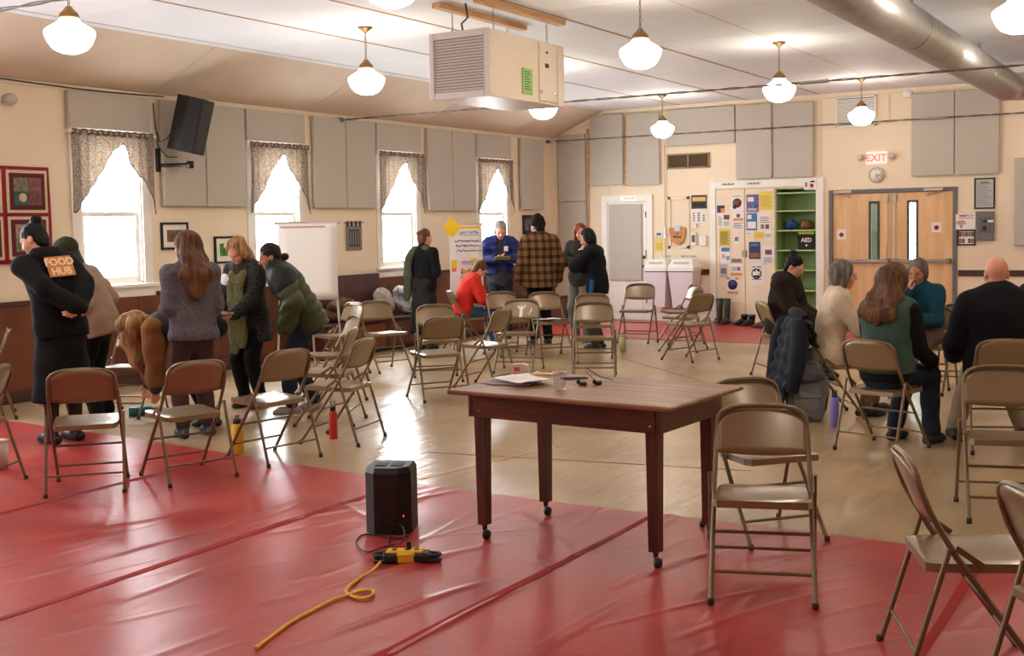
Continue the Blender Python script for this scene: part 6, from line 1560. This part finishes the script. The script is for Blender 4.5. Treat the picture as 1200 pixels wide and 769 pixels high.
# P9 blue jacket, grey hair
M_blue = cloth('royal blue quilt', srgb(28, 36, 96), rough=.5)
t, J = person(None, 172, 'person in open blue jacket over grey turtleneck, short grey hair, holding a pad', dict(h=1.76, bend=3, bend2=8, hp=22, la=(-.10, .28, 1.17), ra=(.10, .26, 1.18), le=(-1, -.6, -.2), re=(1, -.6, -.2)), M_skin3, (cloth('dark grey knit', srgb(58, 58, 58)), 19), (C_jean, 20), S_black,
              dict(m=H_grey, style='curly', len=-.03, seed=11, vol=1.08, rough=.012), GW, pos=(-9.06, 14.6), top_len=.12, tight=.02, neckline=.075, hand_n=((.4, 0, 1), (-.4, 0, 1)))
F_ = Field(.03); add_torso(F_, J, .045)
for s in 'lr': F_.chain([J['s' + s], J['e' + s], J['e' + s] + (J['w' + s] - J['e' + s]) * .92], [.10, .085, .066], .02)
F_.cone(J['pel'], J['pel'] + V3(0, 0, .02), .215, .215, .03, V3(0, 1, 0), 1.3); R2 = J['R2']; F_.cone(J['neck'] + R2 @ V3(-.07, -.03, .0), J['neck'] + R2 @ V3(.07, -.03, 0), .055, .055)
F_.cone(J['pel'] + V3(0, .20, -.15), J['waist'] + V3(0, .20, 0), .085, .075, .02, sub=True); F_.cone(J['waist'] + V3(0, .20, 0), J['neck'] + R2 @ V3(0, .16, .1), .075, .08, .02, sub=True)
F_.cut(J['pel'] - V3(0, 0, .0), (0, 0, -1)); F_.ripple = lambda X, Y, Z: .007 * np.sin(70 * Z); garment(t, 'open_jacket', F_, M_blue)
MB().bb(tuple(J['chest'] + V3(-.10, .150, -.02)), tuple(J['chest'] + V3(-.04, .156, .05)), .001).build('name_tag', M_paper, t)
pw = Matrix.Translation(t.location) @ Matrix.Rotation(t.rotation_euler[2], 4, 'Z')
o = MB().bb((-.10, -.07, 0), (.10, .07, .008), .001).build('note_pad', mat('olive note pad', srgb(150, 150, 96), .7)); o.location = pw @ Vector((.03, J['wl'][1] + .12, J['wl'][2] + .02)); o.rotation_euler = (.35, 0, t.rotation_euler[2]); tag(o, 'yellow-green pad held by the person in the blue jacket', 'note pad')
# P10 plaid shirt, black beanie
def plaid():
    m = bpy.data.materials.new('brown plaid flannel'); m.use_nodes = True; nt = m.node_tree; N = nt.nodes; b = N['Principled BSDF']; tc = N.new('ShaderNodeTexCoord'); sx = N.new('ShaderNodeSeparateXYZ'); nt.links.new(tc.outputs['Object'], sx.inputs[0])
    fac = []
    for o_, sc in (('X', 62.0), ('Z', 58.0)):
        mu = N.new('ShaderNodeMath'); mu.operation = 'MULTIPLY'; mu.inputs[1].default_value = sc; nt.links.new(sx.outputs[o_], mu.inputs[0])
        sn = N.new('ShaderNodeMath'); sn.operation = 'SINE'; nt.links.new(mu.outputs[0], sn.inputs[0])
        gt = N.new('ShaderNodeMath'); gt.operation = 'GREATER_THAN'; gt.inputs[1].default_value = .25; nt.links.new(sn.outputs[0], gt.inputs[0]); fac.append(gt)
    ad = N.new('ShaderNodeMath'); nt.links.new(fac[0].outputs[0], ad.inputs[0]); nt.links.new(fac[1].outputs[0], ad.inputs[1]); hv = N.new('ShaderNodeMath'); hv.operation = 'MULTIPLY'; hv.inputs[1].default_value = .5; nt.links.new(ad.outputs[0], hv.inputs[0])
    r = N.new('ShaderNodeValToRGB'); r.color_ramp.elements[0].color = (*srgb(124, 92, 60), 1); r.color_ramp.elements[1].color = (*srgb(54, 38, 28), 1); e = r.color_ramp.elements.new(.5); e.color = (*srgb(86, 62, 42), 1)
    nt.links.new(hv.outputs[0], r.inputs[0]); nt.links.new(r.outputs[0], b.inputs['Base Color']); b.inputs['Roughness'].default_value = .95; b.inputs['Specular IOR Level'].default_value = .1; return m
t, J = person(None, -14, 'person in brown plaid shirt and black knit hat seen from behind', dict(h=1.80, wide=1.0, bend=4, hy=22, hp=6, la=(-.27, .06, .90), ra=(.27, .1, .92)), M_skin2, (plaid(), 21), (C_black, 22), S_black, dict(m=H_black, style='short', seed=1, cutz=-.08), GW, pos=(-8.02, 13.98), top_len=.13, tight=.045, flare=.02, bare_hands=False)
L = lambda x, y, z_: J['head'] + J['Rh'] @ V3(x, y, z_); F_ = Field(.02); F_.ell(L(0, -.02, .06), (.094, .107, .105), J['Rh']); F_.cone(L(-.03, -.03, .02), L(.03, -.03, .02), .075, .075); F_.ell(L(0, -.03, .13), (.05, .05, .05)); F_.cut(L(0, 0, .0), -(J['Rh'] @ V3(0, -.2, 1))); F_.ripple = lambda X, Y, Z: .003 * np.sin(150 * X + 40 * Y); garment(t, 'knit_hat', F_, cloth('black knit', srgb(15, 15, 16), nscale=40))
# P11 auburn hair, olive top, grey trousers
t, J = person(None, -148, 'person with auburn hair in dark olive top and grey trousers, arms folded', dict(h=1.70, bend=2, hy=42, hp=12, la=(.10, .20, 1.15), ra=(-.10, .22, 1.12), le=(-1, .1, -.2), re=(1, .1, -.2)), M_skin3, (cloth('dark olive', srgb(44, 44, 34)), 23), (cloth('grey trousers', srgb(112, 110, 104)), 24), S_grey,
              dict(m=H_red, style='bob', len=-.14, seed=12, vol=1.05), GW, pos=(-7.68, 14.55), top_len=.07, tight=.024)
MB().bb(tuple(J['chest'] + J['R2'] @ V3(-.13, .145, .0)), tuple(J['chest'] + J['R2'] @ V3(-.06, .151, .055)), .001).build('name_tag', M_paper, t)
# P12 black sweater, hand at face
t, J = person(None, -72, 'person in black sweater with curly black hair resting chin on hand', dict(h=1.62, bend=4, bend2=10, hp=10, hy=10, la=(-.05, .19, 1.26), ra=(-.12, .22, 1.10), le=(-.4, .6, -.8), re=(1, .2, -.3)), M_skin, (C_navyk, 25), (cloth('taupe trousers', srgb(66, 56, 50)), 26), S_black,
              dict(m=H_black, style='curly', len=-.05, seed=14, vol=1.06, rough=.012), GW, pos=(-7.05, 13.80), top_len=.10, tight=.035, glasses=True, hand_d=((.1, .0, 1), None), hand_n=((.6, -.6, 0), (0, -1, .2)), sleeve=.95)
MB().tube([tuple(J['pel'] + V3(-.20, .0, .05)), tuple(J['pel'] + V3(-.21, .02, -.15))], .03, 8).build('blue_shirt_tail', cloth('blue shirt', srgb(30, 84, 124)), t)
# P13 brown hooded jacket, seated
c = CH['c22']; SEATZ = .575
t, J = person(None, 112, 'person in dark brown hooded jacket sitting with eyes lowered, black hair in bun', dict(h=1.68, pz=SEATZ, py=-.02, bend=4, bend2=14, hp=24, hy=4, la=(-.10, .34, .62), ra=(.10, .36, .62), lf=(-.11, .40, .085), rf=(.11, .44, .085)), M_skin, (cloth('dark brown canvas', srgb(40, 28, 22)), 27), (C_jean, 28), S_black,
              dict(m=H_black, style='bun', bun=(0, -.085, .12), seed=15), GR, pos=(c.location.x, c.location.y), top_len=.05, tight=.045, glasses=True)
F_ = Field(.03); R2 = J['R2']; F_.cone(J['neck'] + R2 @ V3(-.09, -.04, .01), J['neck'] + R2 @ V3(.09, -.04, .01), .06, .06).ell(J['neck'] + R2 @ V3(0, -.09, -.03), (.13, .07, .08), R2); F_.ell(J['neck'] + R2 @ V3(0, .03, .06), (.075, .08, .09), R2, .02, True); garment(t, 'hood', F_, cloth('dark brown canvas', (0, 0, 0)))
# P14 cream sweater, seated
c = CH['c23']
t, J = person(None, 74, 'person in cream sweater with grey bob sitting and reaching an arm out', dict(h=1.68, pz=SEATZ, py=.0, bend=10, bend2=12, hp=-2, la=(-.10, .46, .80), ra=(.17, .42, .66), le=(-.6, -.3, -.8), lf=(-.12, .42, .085), rf=(.12, .28, .085), twist=-6), M_skin3, (cloth('cream knit', srgb(206, 186, 160)), 29), (cloth('khaki trousers', srgb(118, 92, 64)), 30), S_black,
              dict(m=H_gbrown, style='bob', len=-.13, seed=16, vol=1.08), GR, pos=(c.location.x, c.location.y), top_len=.08, tight=.026, flare=.02, glasses=True)
# P15 green vest, long hair, seated back view
c = CH['c24']
t, J = person(None, 34, 'person in sage green vest with long wavy brown hair sitting, seen from behind', dict(h=1.70, pz=SEATZ, py=.02, bend=6, bend2=6, hy=-8, hp=6, la=(-.16, .36, .66), ra=(.16, .34, .62), lf=(-.14, .34, .085), rf=(.14, .38, .085)), M_skin, (C_black, 31), (C_jean, 32), S_black,
              dict(m=H_brown, style='long', len=-.16, drop=-.02, seed=17, vol=1.2, rough=.010), GR, pos=(c.location.x, c.location.y), top_len=.03, tight=.020)
F_ = Field(.03); add_torso(F_, J, .042); F_.cone(J['pel'], J['pel'] - V3(0, 0, .03), .215, .22, .03, V3(0, 1, 0), 1.35); F_.cut(J['sl'] + V3(-.035, 0, 0), (-1, 0, 0)); F_.cut(J['sr'] + V3(.035, 0, 0), (1, 0, 0)); F_.cut(J['pel'] + V3(0, 0, -.02), (0, 0, -1)); F_.ripple = folds(2, .005); garment(t, 'vest', F_, cloth('sage fleece', srgb(62, 84, 72)))
# P16 teal top, hand to cheek, crossed legs in mauve
c = CH['c25']
t, J = person(None, -158, 'person in teal top with grey hair sitting cross-legged, cheek on hand', dict(h=1.62, wide=.92, pz=SEATZ, py=.02, bend=8, bend2=16, hp=10, ra=(.05, .29, .97), la=(-.06, .34, .72), re=(.2, .5, -1), le=(-.3, -.4, -1), lf=(.06, .50, .085), rf=(-.10, .56, .30), rk=(.2, .4, 1)), M_skin2, (cloth('teal knit', srgb(22, 70, 88)), 33), (cloth('mauve trousers', srgb(106, 82, 74)), 34), mat('teal sock', srgb(24, 86, 84), .8),
              dict(m=H_gbrown, style='bob', len=-.06, seed=18, vol=1.05), GR, pos=(c.location.x, c.location.y), top_len=.03, tight=.022, hand_d=(None, (-.2, .0, 1)), hand_n=((0, 0, -1), (-.5, -.7, 0)), trouser=.022)
# P17 bald man, navy sweater
c = CH['c26']
t, J = person(None, -10, 'bald person in navy sweater and khaki trousers sitting, seen from behind', dict(h=1.80, wide=1.18, pz=SEATZ + .01, py=.03, bend=8, bend2=12, hp=4, hy=6, la=(-.26, .34, .64), ra=(.26, .34, .64), lf=(-.26, .30, .09), rf=(.22, .34, .09)), M_skin3, (C_navyk, 35), (cloth('light khaki trousers', srgb(158, 138, 112)), 36), S_black,
              None, GR, pos=(c.location.x, c.location.y), top_len=.05, tight=.040)
# P18 person past the bald man
t, J = person(None, -165, 'grey haired person in dark jacket sitting across from the bald man', dict(h=1.72, pz=SEATZ, bend=6, hp=8, la=(-.12, .36, .64), ra=(.12, .36, .64), lf=(-.12, .40, .085), rf=(.12, .42, .085)), M_skin3, (cloth('dark jacket', srgb(26, 27, 30)), 37), (C_jean, 38), S_black,
              dict(m=H_grey, style='short', seed=19, cutz=-.07), GR, pos=(-1.22, 10.95), top_len=.05, tight=.035)
chair('c32', None, -165, 'tan folding chair under the grey haired person in the dark jacket', pos=(-1.22, 10.93))
